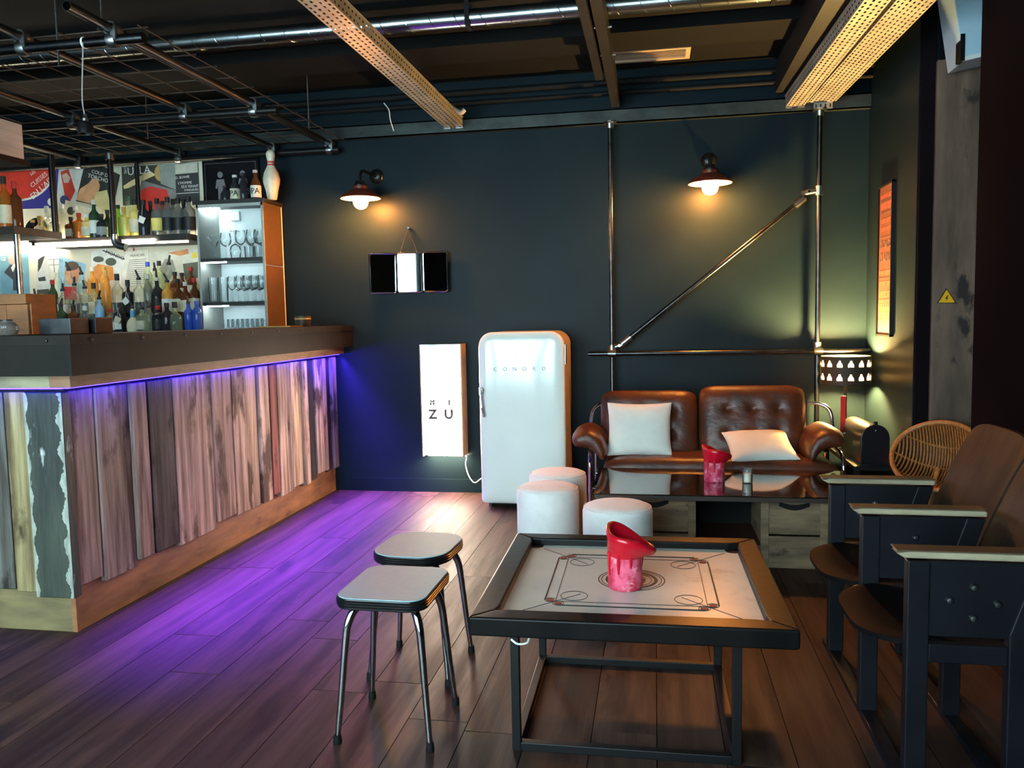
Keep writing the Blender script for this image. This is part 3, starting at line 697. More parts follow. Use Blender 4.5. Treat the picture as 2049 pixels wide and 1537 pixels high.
def bottle(px, Y, zb, ytop, kind, col, cap, lab, label, group, tagc=None, pour=False, txt=None):
    x = onY(px, (ytop + 640) / 2, Y).x
    h = onY(px, ytop, Y).z - zb
    t = thing('bottle', label, 'bottle', (x, Y, zb), random.uniform(-.4, .4) if kind != 'square' else random.uniform(-.1, .1), group)
    hb = h * (.86 if pour else 1.0)
    pr = [(r * .28 if kind in ('x',) else r, z) for r, z in bprof(kind)]
    sc_r = min(.29, hb) * .95 / max(.5, 1)
    sc_r = {'squat': .17, 'round': .21, 'square': .24}.get(kind, .285)
    M = G().lathe([(r * sc_r, z * hb) for r, z in pr] + [(pr[-1][0] * sc_r * .9, pr[-1][1] * hb)], 18)
    if kind == 'square':
        M.v = [(v[0] / max(1e-9, (abs(cos(atan2(v[1], v[0]))) ** 6 + abs(sin(atan2(v[1], v[0]))) ** 6) ** (1 / 6)) * .82, v[1] / max(1e-9, (abs(cos(atan2(v[1], v[0]))) ** 6 + abs(sin(atan2(v[1], v[0]))) ** 6) ** (1 / 6)) * .82, v[2]) if v[2] < .64 * hb else v for v in M.v]
    M.obj('glass_body', GL[col], t, smooth=True, recalc=False)
    rn, zn = pr[-1][0] * sc_r, pr[-1][1] * hb
    if pour:
        G().lathe([(0, zn - .002), (rn * 1.15, zn - .002), (rn * 1.15, zn + .015), (rn * .6, zn + .022)], 12).obj('cap', ink(BC[cap]), t, smooth=True)
        a = random.uniform(-.25, .25)
        G().cyl((0, 0, zn + .018), (.05 * a * 2, 0, zn + .018 + h * .15), .009, .007, n=8).obj('pour_spout', ink(BC['black']), t, smooth=True)
    else:
        G().lathe([(rn * 1.2, zn - h * .05), (rn * 1.22, zn - h * .045), (rn * 1.22, h * .995), (rn * 1.1, h), (0, h)], 14).obj('cap', ink(BC[cap]), t, smooth=True)
    if lab:
        rb = max(r for r, z in pr) * sc_r * (1.0 if kind != 'square' else 1.0)
        z0, z1 = {'squat': (.08, .40), 'round': (.12, .12), 'beer': (.06, .46)}.get(kind, (.12, .46))
        if kind == 'round': z0, z1, rb = .56, .80, .075 * sc_r
        if kind == 'square':
            G().box(-rb * .62, rb * .62, -rb * .835, rb * .835, z0 * hb, z1 * hb).obj('paper_label', ink(BC[lab]), t)
        else:
            G().lathe([(rb + .0008, z0 * hb), (rb + .0012, z0 * hb), (rb + .0012, z1 * hb), (rb + .0008, z1 * hb)], 18).obj('paper_label', ink(BC[lab]), t, smooth=True)
        if txt:
            text(txt, .058, ink(BC['black']), t, Matrix.Rotation(-t.rotation_euler[2], 4, 'Z') @ Matrix.Translation((0, -rb - .0025, (z0 + z1) / 2 * hb)) @ FACE)
    if tagc:
        G().prism([(-.03, 0), (0, -.03), (.035, 0), (0, .035)], -.001, .001, M=Matrix.Translation((.02, -.07, h * .42)) @ Matrix.Rotation(random.uniform(-.4, .4), 4, 'Y')).obj('price_tag', ink(BC[tagc]), t)
        G().cyl((.02, -.07, h * .44), (0, -.012, h * .86), .0012, n=5).obj('tag_string', ink(BC['white']), t)
    return t
CAPW = lambda c: c + ('-capped' if True else '')
CN = {'clear': 'clear', 'pale': 'pale green', 'yellow': 'yellow', 'lime': 'lime green', 'amber': 'amber', 'brown': 'brown', 'green': 'dark green', 'dark': 'black', 'blue': 'sky blue', 'deepblue': 'deep blue', 'red': 'red', 'cream': 'cream', 'smoke': 'smoky grey', 'orange': 'orange'}
def row(lst, Y, zb, where, group):
    for i, b in enumerate(lst):
        px, ytop, kind, col, cap, lab = b[:6]
        kw = b[6] if len(b) > 6 else {}
        lb = '%s bottle with %s %s%s, %s from left, %s' % (CN[col], cap, 'pourer' if kw.get('pour') else 'cap', (', %s label' % lab) if lab else '', ORD[i], where)
        bottle(px, Y + random.uniform(-.012, .012), zb, ytop, kind, col, cap, lab, lb, group, kw.get('tag'), kw.get('pour', False), kw.get('txt'))
# upper shelf, front then back row
row([(86, 432, 'squat', 'yellow', 'gold', None, {'tag': 'white'}), (113, 428, 'spirit', 'clear', 'silver', None), (148, 434, 'square', 'brown', 'black', 'cream'), (164, 426, 'spirit', 'amber', 'red', None),
     (180, 428, 'spirit', 'yellow', 'white', 'cream'), (194, 400, 'wine', 'green', 'silver', 'white'), (209, 428, 'wine', 'dark', 'black', 'grey'), (242, 410, 'wine', 'lime', 'green', None), (254, 414, 'square', 'yellow', 'gold', None),
     (276, 399, 'spirit', 'yellow', 'black', 'cream'), (293, 400, 'spirit', 'dark', 'black', None, {'tag': 'white'}), (320, 397, 'spirit', 'smoke', 'black', 'yellow'), (341, 394, 'spirit', 'smoke', 'black', 'black'), (362, 396, 'spirit', 'smoke', 'black', 'black'), (383, 393, 'spirit', 'smoke', 'black', 'black')],
    5.50, ZS, 'front of upper shelf', 'bottles along the front of the upper shelf')
row([(72, 440, 'wine', 'dark', 'gold', None), (100, 412, 'square', 'clear', 'silver', None), (130, 408, 'tall', 'clear', 'white', None), (157, 412, 'tall', 'clear', 'silver', None), (221, 420, 'wine', 'green', 'black', None),
     (262, 392, 'tall', 'pale', 'green', None), (307, 402, 'wine', 'dark', 'black', None), (331, 402, 'wine', 'smoke', 'black', None), (352, 398, 'spirit', 'smoke', 'black', None), (373, 400, 'wine', 'dark', 'black', None)],
    5.64, ZS, 'back of upper shelf', 'bottles at the back of the upper shelf')
# stepped rack
row([(72, 578, 'tall', 'cream', 'white', 'white', {'pour': True}), (90, 606, 'wine', 'brown', 'black', None), (101, 608, 'wine', 'dark', 'black', None), (122, 596, 'spirit', 'green', 'black', 'yellow', {'pour': True}), (147, 600, 'spirit', 'brown', 'black', 'gold', {'pour': True}),
     (170, 612, 'square', 'clear', 'white', 'grey'), (199, 582, 'tall', 'blue', 'black', 'skyblue', {'pour': True}), (222, 618, 'spirit', 'clear', 'red', 'white'), (240, 606, 'square', 'dark', 'black', 'white', {'tag': 'cream'}), (265, 602, 'round', 'cream', 'black', 'skyblue', {'pour': True}),
     (284, 606, 'spirit', 'pale', 'black', 'cream', {'pour': True}), (298, 600, 'square', 'pale', 'black', None, {'pour': True}), (316, 612, 'spirit', 'dark', 'red', 'black'), (334, 606, 'spirit', 'dark', 'black', None), (350, 604, 'squat', 'pale', 'black', None), (377, 594, 'tall', 'deepblue', 'black', None, {'pour': True}), (394, 602, 'tall', 'deepblue', 'blue', None)],
    STEP[0][0], STEP[0][1], 'front row of rack', 'bottles in the front row of the rack')
row([(84, 588, 'wine', 'brown', 'gold', None), (107, 560, 'tall', 'green', 'red', None), (127, 566, 'spirit', 'clear', 'black', 'white', {'pour': True}), (150, 552, 'spirit', 'clear', 'black', None, {'pour': True}), (171, 560, 'spirit', 'clear', 'black', None, {'pour': True}),
     (189, 566, 'square', 'pale', 'black', 'cream'), (213, 540, 'tall', 'orange', 'gold', None), (236, 548, 'spirit', 'clear', 'black', None), (257, 560, 'square', 'dark', 'black', 'black', {'tag': 'white'}), (279, 538, 'spirit', 'clear', 'black', None, {'pour': True}),
     (297, 548, 'tall', 'smoke', 'silver', None), (315, 540, 'spirit', 'dark', 'silver', 'black', {'pour': True}), (336, 545, 'spirit', 'orange', 'black', 'white', {'pour': True}), (357, 558, 'wine', 'brown', 'black', 'cream'), (372, 564, 'wine', 'brown', 'white', 'cream'), (390, 556, 'wine', 'brown', 'red', 'cream')],
    STEP[1][0], STEP[1][1], 'middle row of rack', 'bottles in the middle row of the rack')
row([(117, 538, 'tall', 'clear', 'white', None), (140, 522, 'spirit', 'clear', 'black', 'red', {'pour': True}), (165, 532, 'spirit', 'clear', 'black', None, {'pour': True}), (187, 534, 'wine', 'orange', 'white', None), (211, 534, 'tall', 'orange', 'gold', None),
     (298, 524, 'tall', 'pale', 'blue', None), (312, 526, 'tall', 'clear', 'black', None, {'pour': True}), (321, 522, 'tall', 'pale', 'black', None), (340, 508, 'spirit', 'clear', 'black', None, {'pour': True}), (352, 544, 'wine', 'brown', 'black', 'brown'), (366, 546, 'wine', 'brown', 'black', 'white'), (384, 534, 'wine', 'brown', 'red', 'cream')],
    STEP[2][0], STEP[2][1], 'back row of rack', 'bottles in the back row of the rack')
# big amber bottle and neighbours on the left shelf
bottle(16, 5.05, zs2, 352, 'spirit', 'amber', 'black', 'cream', 'big amber bottle with black cap at the left edge', None)
bottle(37, 5.10, zs2, 362, 'spirit', 'brown', 'red', None, 'brown bottle with red cap beside the big amber one', None)
# round dark dish standing behind the bottles
tag(G().lathe([(0, 0), (.085, .0), (.10, .012), (.10, .02), (.085, .014), (0, .012)], 28, Matrix.Translation((onY(78, 450, 5.72).x, 5.70, ZS + .10)) @ Matrix.Rotation(radians(80), 4, 'X')).obj('black_dish', M_black, smooth=True), 'round black dish leaning behind the upper shelf bottles', 'dish')

# ---- things standing on the counter
M_crate = pm('orange_brown_crate', lin(150, 96, 54), lin(112, 70, 40), (3, 3, 14), rough=.6, bump=.2)
zc_ = ZT + .001
cr = thing('wooden_crate', 'orange-brown wooden crate at the left end of the counter', 'crate', (onY(16, 630, 3.4).x, 3.4, zc_))
wc = onY(66, 630, 3.33).x - onY(-60, 630, 3.33).x
hc = onY(40, 588, 3.33).z - zc_
for k, (a0, a1) in enumerate(((-.5, -.17), (-.165, .16), (.165, .5))):
    G().box(a0 * wc, a1 * wc, -.07, -.055, 0, hc * .74).obj('slat', M_crate, cr, bevel=.002)
G().box(-.52 * wc, .52 * wc, -.085, -.055, hc * .75, hc).obj('top_rail', M_crate, cr, bevel=.002)
for s_ in (-1, 1): G().box(s_ * .5 * wc - .007, s_ * .5 * wc + .007, -.055, .1, 0, hc).obj('side', M_crate, cr, bevel=.002)
G().box(-.5 * wc, .5 * wc, .1, .115, 0, hc).obj('back', M_crate, cr, bevel=.002)
jr = thing('glass_jar', 'rounded smoky glass jar in front of the wooden crate', 'jar', (onY(14, 650, 3.05).x, 3.05, zc_))
G().lathe([(0, 0), (.035, 0), (.043, .02), (.043, .04), (.03, .055), (.022, .058), (.022, .062)], 20).obj('jar_body', GL['smoke'], jr, smooth=True, recalc=False)
G().lathe([(0, .062), (.024, .062), (.024, .068), (0, .069)], 16).obj('lid', M_black, jr, smooth=True)
for (xa, xb, yt, yy, lb) in ((78, 141, 638, 3.2, 'grey-black metal box on the counter near the corner seam'), (145, 192, 636, 3.35, 'small black carton on the counter right of the metal box')):
    p0, p1 = onY(xa, 655, yy), onY(xb, 655, yy)
    o = G().box(p0.x, p1.x, yy, yy + .12, zc_, onY(xa, yt, yy).z).obj('box', pm('dark_box_steel', lin(62, 66, 70), lin(36, 38, 42), (14, 14, 14), rough=.45) if xa < 100 else pm('black_carton', lin(24, 24, 34), lin(20, 20, 28), rough=.5), bevel=.003)
    tag(o, lb, 'box')
pt = thing('small_pot', 'small dark pot on the counter end by the teal wall', 'pot', (onY(606, 640, 5.4).x, 5.4, zc_))
G().lathe([(0, 0), (.05, 0), (.056, .03), (.056, .075), (.05, .075), (.048, .02), (0, .015)], 20).obj('pot_body', pm('dark_bronze', lin(70, 60, 46), lin(50, 44, 36), (10, 10, 10), rough=.5, metal=.4), pt, smooth=True)
G().lathe([(.056, .05), (.058, .05), (.058, .06), (.056, .06)], 20).obj('band', MATS['print_196_156_80'] if 'print_196_156_80' in MATS else M_galv, pt, smooth=True)
tag(G().box(onY(530, 655, 5.3).x + .02, onY(600, 650, 5.3).x, 5.15, 5.35, zc_, zc_ + .008).obj('brass_tray', pm('brass', lin(190, 160, 90), lin(160, 130, 70), rough=.35, metal=.8)), 'thin brass tray at the foot of the glass cabinet', 'tray')

# ================================================================ GLASS CABINET
cx0, cx1, cy0, cz0, cz1 = -3.30, -2.775, 5.50, 1.25, 2.165
M_cab = pm('grey_cabinet_edge', lin(170, 172, 164), lin(150, 152, 146), rough=.5)
M_side = pm('rust_brown_panel', lin(92, 68, 50), lin(74, 58, 40), (4, 4, 3), rough=.5, bump=.05)
cabn = thing('glass_cabinet', 'open lit cabinet of glasses with a rust-brown side panel', 'cabinet', (0, 0, 0))
G().box(cx0, cx1, WY - .03, WY - .014, 0, cz1).obj('back_panel', pm('pale_cabinet_back', lin(222, 230, 230), lin(206, 216, 216), rough=.35), cabn)
G().box(cx0, cx0 + .016, cy0, WY - .03, 0, cz1).obj('side_panel', M_cab, cabn)
for z0, z1 in ((0, 1.715), (1.72, cz1)):
    G().box(cx1 - .016, cx1, cy0 + .006, WY - .03, z0, z1).obj('side_panel', M_side, cabn, bevel=.001)
G().box(cx1 - .017, cx1 + .001, cy0, cy0 + .006, 0, cz1).obj('front_edge', M_cab, cabn)
G().box(cx0, cx1, cy0, cy0 + .006, cz1 - .022, cz1).obj('front_edge', M_cab, cabn)
G().box(cx0 - .02, cx1 + .012, cy0 - .012, WY - .014, cz1, cz1 + .028).obj('top_board', M_shelf, cabn, bevel=.002)
SHZ = [1.255, 1.455, 1.775]
for z in SHZ:
    G().box(cx0 + .016, cx1 - .016, cy0 + .004, WY - .03, z - .024, z).obj('shelf', M_shelf, cabn)
G().box(cx0 + .03, cx0 + .05, 5.55, 5.75, cz1 - .012, cz1 - .004).obj('light_bar', em('cool_white_led', (.75, .95, 1, 1), 60.0), cabn)
for z in SHZ[1:]: G().box(cx0 + .03, cx0 + .2, 5.53, 5.545, z - .032, z - .024).obj('light_bar', MATS['cool_white_led'], cabn)
for z, nm in ((cz1 - .09, 'junction_box'),):
    G().box(cx0 + .12, cx0 + .20, WY - .06, WY - .03, z, z + .07).obj(nm, M_white, cabn, bevel=.003)
M_gl = glass('drinking_glass', (.96, .98, .98, 1), .05, .02, .9)
def goblet(h, r, bowl): return [(0, .002), (r * .8, .0), (r * .8, .003), (.006, .008), (.004, h * .12), (.004, h * .45)] + [(r * a, h * (.45 + .55 * b)) for a, b in bowl]
GP = {'wine': lambda h, r: goblet(h, r, ((.4, .06), (.85, .2), (1, .42), (.95, .7), (.82, 1), (.80, 1))), 'martini': lambda h, r: goblet(h, r, ((.1, .05), (1, .98), (1, 1))),
      'tumbler': lambda h, r: [(0, .004), (r * .85, 0), (r * .9, .004), (r, h), (r * .96, h), (r * .86, .012), (0, .012)],
      'shot': lambda h, r: [(0, .01), (r * .8, 0), (r, h), (r * .94, h), (r * .74, .012), (0, .012)]}
GN = {}
def gl(kind, x, y, z, h, r, label, group, up=True):
    key = (kind, round(h, 3), round(r, 3))
    if key not in GN: GN[key] = G().lathe(GP[kind](h, r), 16).mesh('drinking_glass', M_gl, True)
    o = inst({'wine': 'wine_glass', 'martini': 'martini_glass', 'tumbler': 'tumbler', 'shot': 'shot_glass'}[kind], GN[key], None, (x, y, z + (0 if up else h)), (0 if up else pi, 0, 0))
    return tag(o, label, 'glass', group)
random.seed(21)
gl('martini', cx0 + .09, 5.58, SHZ[2], .17, .055, 'martini glass at the left of the top cabinet shelf', None)
gl('wine', cx0 + .185, 5.57, SHZ[2], .19, .042, 'large wine glass beside the martini glass', None)
gl('wine', cx0 + .255, 5.58, SHZ[2], .20, .042, 'upturned wine glass between the upright ones, top cabinet shelf', None, False)
RW = {5.56: 'front', 5.66: 'back', 5.65: 'middle', 5.74: 'back', 5.54: 'front', 5.60: 'back'}
for k, x in enumerate((.33, .415, .475)):
    for yy in (5.56, 5.66): gl('wine', cx0 + x - .02 + (yy - 5.56) * .3, yy, SHZ[2], .205, .04, 'stemmed glass on the top cabinet shelf, right cluster, %s row, %s from left' % (RW[yy], ORD[k]), 'stemmed glasses at the right of the top shelf')
for k, x in enumerate((.29, .37)): gl('tumbler', cx0 + x, 5.72, SHZ[2], .10, .038, ('left' if k == 0 else 'right') + ' short tumbler at the back of the top cabinet shelf', 'tumblers at the back of the top shelf')
for k, x in enumerate((.065, .145)):
    gl('tumbler', cx0 + x, 5.575, SHZ[1], .185, .038, ('left' if k == 0 else 'right') + ' of the two tall tumblers on the middle shelf', 'tall tumblers on the middle shelf')
for k, x in enumerate((.225, .29, .35, .41, .465)):
    for yy in (5.56, 5.65, 5.74): gl('wine', cx0 + x, yy, SHZ[1], .195 if x > .25 else .19, .032, 'slim stemmed glass on the middle cabinet shelf, %s row, %s from left' % (RW[yy], ORD[k]), 'slim stemmed glasses on the middle shelf')
for k in range(9):
    for yy in (5.54, 5.60): gl('shot', cx0 + .17 + k * .039, yy, SHZ[0], .075, .017, 'shot glass on the bottom cabinet shelf, %s row, %s from left' % (RW[yy], ORD[k]), 'shot glasses on the bottom shelf')
# things on top of the cabinet
zt = cz1 + .0285
rs = thing('restroom_sign', 'black glass sign with two grey figures, leaning on the wall above the cabinet', 'sign', (onY(458, 365, 5.76).x, 5.79, zt))
hw_, hh_ = .21, onY(458, 323, 5.76).z - zt
G().box(-hw_ - .02, hw_ + .02, -.002, .012, 0, hh_ + .02).obj('panel', pm('black_gloss', lin(16, 16, 20), lin(18, 18, 22), rough=.2), rs)
for (a0, a1, b0, b1) in ((-hw_, hw_, hh_ - .006, hh_ - .002), (-hw_, -hw_ + .004, .01, hh_), (hw_ - .004, hw_, .01, hh_)):
    G().box(a0, a1, -.0035, -.002, b0, b1).obj('frame_line', ink((70, 72, 76)), rs)
for X, fig in ((-.085, 0), (.10, 1)):
    f = G().prism([(X + .022 * cos(a * pi / 8), .235 + .024 * sin(a * pi / 8)) for a in range(16)], -.004, -.002)
    f.prism([(X - .03, .20), (X + .03, .20), (X + .042, .135), (X + .03, .13), (X + .022, .16), (X + (.03 if fig else .022), .05), (X + .003, .05), (X, .10), (X - .003, .05), (X - (.03 if fig else .022), .05), (X - .022, .16), (X - .03, .13), (X - .042, .135)], -.004, -.002)
    f.obj('figure', ink((108, 110, 114)), rs)
def tb_(px, Y, yt, col, cap, lab, label, txt=None): bottle(px, Y, zt, yt, 'beer', col, cap, lab, label, None, txt=txt)
tb_(476, 5.58, 350, 'dark', 'white', 'cream', 'dark beer bottle with a big cream label lettered IPA, above the cabinet', 'IPA')
tb_(457, 5.66, 372, 'dark', 'black', None, 'short dark bottle left of the IPA bottle above the cabinet')
tb_(493, 5.62, 346, 'dark', 'black', None, 'plain dark bottle right of the IPA bottle above the cabinet')
tb_(517, 5.56, 340, 'brown', 'silver', 'white', 'brown beer bottle with white round emblem label beside the bowling pin', 'SPA')
bp = thing('bowling_pin', 'white bowling pin with two red neck stripes on top of the cabinet', 'bowling pin', (onY(545, 400, 5.62).x, 5.62, zt))
hp_ = onY(545, 300, 5.62).z - zt
PP = [(0, 0), (.029, 0), (.034, .02), (.046, .2), (.058, .33), (.061, .42), (.052, .54), (.034, .64), (.024, .70), (.023, .76), (.03, .84), (.033, .90), (.029, .96), (.016, .995), (0, 1)]
PIN = pm('worn_white_pin', lin(222, 212, 186), lin(196, 186, 160), (14, 14, 14), rough=.35)
G().lathe([(r, z * hp_) for r, z in PP], 28).obj('pin_body', PIN, bp, smooth=True)
for z in (.70, .755):
    r = .0245
    G().lathe([(r, (z - .016) * hp_), (r + .0015, (z - .014) * hp_), (r + .0015, (z + .014) * hp_), (r, (z + .016) * hp_)], 24).obj('red_stripe', ink((196, 44, 36)), bp, smooth=True)
# ================================================================ CEILING RACK OVER THE BAR
rk = thing('ceiling_rack', 'rusty wire mesh on a frame of clamped steel pipes hanging over the bar', 'rack', (0, 0, 0))
ZP, ZM = 2.55, 2.605
XPIPE = [3.31, 4.58, 5.72]
for y in XPIPE:
    G().cyl((XL, y, ZP), (-2.19 if y < 5 else -2.27, y, ZP), .0225, n=16).obj('cross_pipe', M_pipe if y < 4 else M_black, rk, smooth=True)
DPX = [-2.34, -2.79, -3.55, -4.4]
for x in DPX:
    G().tube([(x, 3.03, ZP + .045), (x, 3.035, ZP + .045), (x, 5.76, ZP + .045)], .021, 14, caps=False).obj('long_pipe', M_black, rk, smooth=True)
    G().lathe([(.0175, 0), (.021, 0), (.021, .004), (.0175, .004), (.0175, .0)], 14, Matrix.Translation((x, 3.026, ZP + .045)) @ Matrix.Rotation(-pi / 2, 4, 'X')).obj('pipe_end', M_pipe, rk, smooth=True)
mec = G().lathe([(.024, -.02), (.032, -.02), (.035, 0), (.032, .02), (.024, .02)], 14).mesh('clamp', M_galv, True)
mec2 = G().box(-.012, .012, -.03, .03, -.028, .03).mesh('clamp_screw', M_galv)
for y in XPIPE:
    for x in DPX:
        inst('clamp', mec, rk, (x, y, ZP), (0, pi / 2, 0))
        inst('clamp', mec, rk, (x, y - .002, ZP + .045), (pi / 2, 0, 0))
        inst('clamp_screw', mec2, rk, (x + .02, y, ZP + .022))
mw = G().cyl((0, 0, 0), (0, 1, 0), .0035, n=6).mesh('mesh_wire', M_rust, True)
for i in range(17): inst('mesh_wire', mw, rk, (-2.25 - i * .2, 3.36, ZM + .02), scale=(1, 2.44, 1))
for i in range(13): inst('mesh_wire', mw, rk, (-2.235, 3.41 + i * .195, ZM + .027), (0, 0, pi / 2), (1, 3.25, 1))
for (x, y) in ((-2.34, 3.2), (-2.34, 5.3), (-3.55, 3.2), (-3.55, 5.3), (-4.4, 4.3)):
    G().cyl((x + .03, y, ZM), (x + .03, y, ZC), .004, n=6).obj('hanger_rod', M_galv, rk)
G().cyl((-2.615, 3.31, ZP - .09), (-2.615, 3.31, ZC), .0045, n=6).obj('threaded_rod', M_galv, rk)

# pendant lamp (unlit) hanging from the first pipe
pd = thing('pendant_lamp', 'small black unlit pendant lamp on a grey cord over the bar', 'lamp', (onY(170, 95, 3.31).x, 3.31, ZP))
zl = onY(172, 268, 3.31).z - ZP
xo = onY(172, 268, 3.31).x - pd.location.x
G().lathe([(.0225, -.004), (.026, -.004), (.026, .004), (.0225, .004)], 14, Matrix.Rotation(pi / 2, 4, 'Y')).obj('cord_loop', M_white, pd, smooth=True)
G().tube(smoothpath([(0, -.022, -.005), (.006, -.022, -.03), (xo, -.01, zl * .6), (xo, 0, zl + .075)], 6), .003, 6).obj('cord', ink((150, 150, 148)), pd, smooth=True)
G().lathe([(0, .088), (.008, .086), (.010, .07), (.014, .066), (.014, .056), (.022, .05)], 16, Matrix.Translation((xo, 0, zl))).obj('cord_grip', M_galv, pd, smooth=True)
G().lathe([(.012, .056), (.026, .05), (.031, .04), (.033, .0), (.030, 0), (.028, .036), (0, .04)], 22, Matrix.Translation((xo, 0, zl))).obj('lamp_holder', M_black, pd, smooth=True)

# ================================================================ WALL SCONCES
def sconce(label, X, Z, rosex, energy):
    s = thing('wall_sconce', label, 'wall lamp', (X, 5.56, Z))          # origin at rim centre height
    G().lathe([(.045, .085), (.05, .08), (.05, .06), (.075, .05), (.12, .022), (.142, .0), (.144, -.006), (.140, -.006), (.118, .016), (.07, .042), (.046, .05)], 32).obj('shade', [pm('rust_red_enamel', lin(110, 44, 26), lin(76, 30, 22), (8, 8, 8), rough=.4)], s, smooth=True, recalc=True)
    G().lathe([(.138, -.0055), (.116, .0145), (.068, .040), (.03, .046), (.0, .046)], 32).obj('shade_lining', pm('white_enamel', lin(246, 238, 226), rough=.4), s, smooth=True, recalc=False)
    G().lathe([(0, .12), (.03, .118), (.034, .1), (.048, .09), (.048, .08), (0, .08)], 18).obj('socket_cap', M_black, s, smooth=True)
    G().lathe([(.05, .028), (.053, .01), (.053, -.03), (.046, -.055), (.03, -.072), (.012, -.079), (0, -.08)], 24).obj('bulb_globe', em('warm_bulb', (1.0, .34, .065, 1), energy), s, smooth=True)
    dx = rosex - X
    G().tube(smoothpath([(0, 0, .11), (0, .01, .165), (.005, .05, .195), (dx * .6, .15, .195), (dx, .23, .19), (dx, .25, .19)], 6), .011, 10).obj('arm', M_black, s, smooth=True)
    G().lathe([(0, -.03), (.03, -.028), (.052, -.012), (.055, 0)], 20, Matrix.Translation((dx, .259, .19)) @ Matrix.Rotation(-pi / 2, 4, 'X')).obj('wall_rose', M_black, s, smooth=True)
    return s
sconce('lit enamel wall lamp with frosted globe above the three-part mirror', -2.055, 2.170, -2.02, 720.0)
sconce('lit enamel wall lamp with frosted globe between the upright wall pipes', .364, 2.160, .374, 1250.0)

# ================================================================ PIPE FRAME ON THE WALL
pf = thing('pipe_frame', 'braced frame of steel pipes fixed to the back wall above the sofa', 'pipe frame', (0, WY - .1, 0))
XA, XB, ZJ, ZD = -.296, 1.078, 1.035, 2.10
G().cyl((XA, 0, 0.0), (XA, 0, 2.6), .0165, n=16).obj('upright_pipe', M_pipe, pf, smooth=True)
G().cyl((XB, 0, 0.0), (XB, 0, 2.6), .0165, n=16).obj('upright_pipe', M_pipe, pf, smooth=True)
G().cyl((-.46, -.036, ZJ), (XR - .002, -.036, ZJ), .0165, n=16).obj('cross_pipe', M_pipe, pf, smooth=True)
p0, p1 = Vector((XA + .075, -.002, ZJ + .07)), Vector((XB - .10, -.002, ZD - .05))
d_ = (p1 - p0).normalized()
G().cyl(p0 - d_ * .02, p1 + d_ * .02, .016, n=16).obj('brace_pipe', M_pipe, pf, smooth=True)
for (x, z) in ((XA, ZJ + .03), (XB, ZD), (XB, ZJ + .03)):
    G().cyl((x, 0, z - .03), (x, 0, z + .03), .026, n=14).obj('collar', M_galv, pf, smooth=True)
for x in (XA, XB):
    G().cyl((x - .028, -.036, ZJ), (x + .028, -.036, ZJ), .025, n=14).obj('cross_collar', M_galv, pf, smooth=True)
    G().lathe([(0, .0), (.045, 0), (.045, .008), (.028, .012), (.024, .045), (.019, .045)][::-1], 18, Matrix.Translation((x, 0, 2.63)) @ Matrix.Rotation(pi, 4, 'X')).obj('flange', M_galv, pf, smooth=True)
    G().lathe([(0, 0), (.045, 0), (.045, .008), (.024, .012), (.022, .03)], 18).obj('floor_flange', M_galv, pf, loc=(x, 0, 0), smooth=True)
for (a, s_) in ((p0, 1), (p1, -1)):
    G().cyl(a - d_ * .01 * s_, a + d_ * .07 * s_, .025, n=14).obj('swivel_sleeve', M_galv, pf, smooth=True)
for (x0, x1, z) in ((XA + .02, p0.x + .01, ZJ + .055), (p1.x - .01, XB - .02, ZD - .005)):
    G().tube([(x0, 0, z - .01), ((x0 + x1) / 2, 0, z), (x1, 0, z + .005)], .02, 12).obj('swivel_joint', M_galv, pf, smooth=True)
    G().cyl(((x0 + x1) / 2, -.024, z), ((x0 + x1) / 2, .02, z), .009, n=8).obj('set_screw', M_chrome, pf, smooth=True)

# ================================================================ THREE-PART MIRROR
M_mirror = pm('mirror_glass', lin(236, 240, 240), lin(232, 236, 236), rough=.02, metal=1.0)
mr = thing('folding_mirror', 'three-part chrome-framed mirror hanging from a bead chain', 'mirror', (-1.78, WY - .03, 1.645))
mw_, mh_ = .188, .288
def leaf(par, cx_, ang, dy):
    Mx = Matrix.Translation((cx_, dy, 0)) @ Matrix.Rotation(ang, 4, 'Z')
    o = G().prism(rrect(mw_ - .008, mh_ - .008, .012), -.004, .004, M=Mx).obj('mirror_leaf', M_mirror, par)
    fr_ = [(x, -.002, z) for x, z in rrect(mw_, mh_, .018)]
    fr_ = [Mx @ Vector(p) for p in fr_]
    G().tube(fr_, .006, 8, closed=True).obj('chrome_frame', M_chrome, o, smooth=True)
    return o
leaf(mr, 0, radians(2.5), 0)
leaf(mr, -.198, radians(20), -.030)
leaf(mr, .20, radians(-7), -.010)
for s_ in (-1, 1):
    for z in (-.09, .09): G().cyl((s_ * .099, -.008, z - .018), (s_ * .099, -.008, z + .018), .006, n=8).obj('hinge', M_chrome, mr, smooth=True)
mbd = G().lathe([(0, -.007), (.0055, 0), (0, .007)], 8).mesh('bead', M_chrome, True)
for s_ in (-1, 1):
    for k in range(22):
        t = k / 21
        inst('bead', mbd, mr, (s_ * .066 * t, -.006, .322 - (.322 - .145) * t))
G().lathe([(0, 0), (.008, .0), (.008, .03), (0, .03)], 10, Matrix.Translation((0, .03, .325)) @ Matrix.Rotation(pi / 2, 4, 'X')).obj('wall_hook', M_chrome, mr, smooth=True)

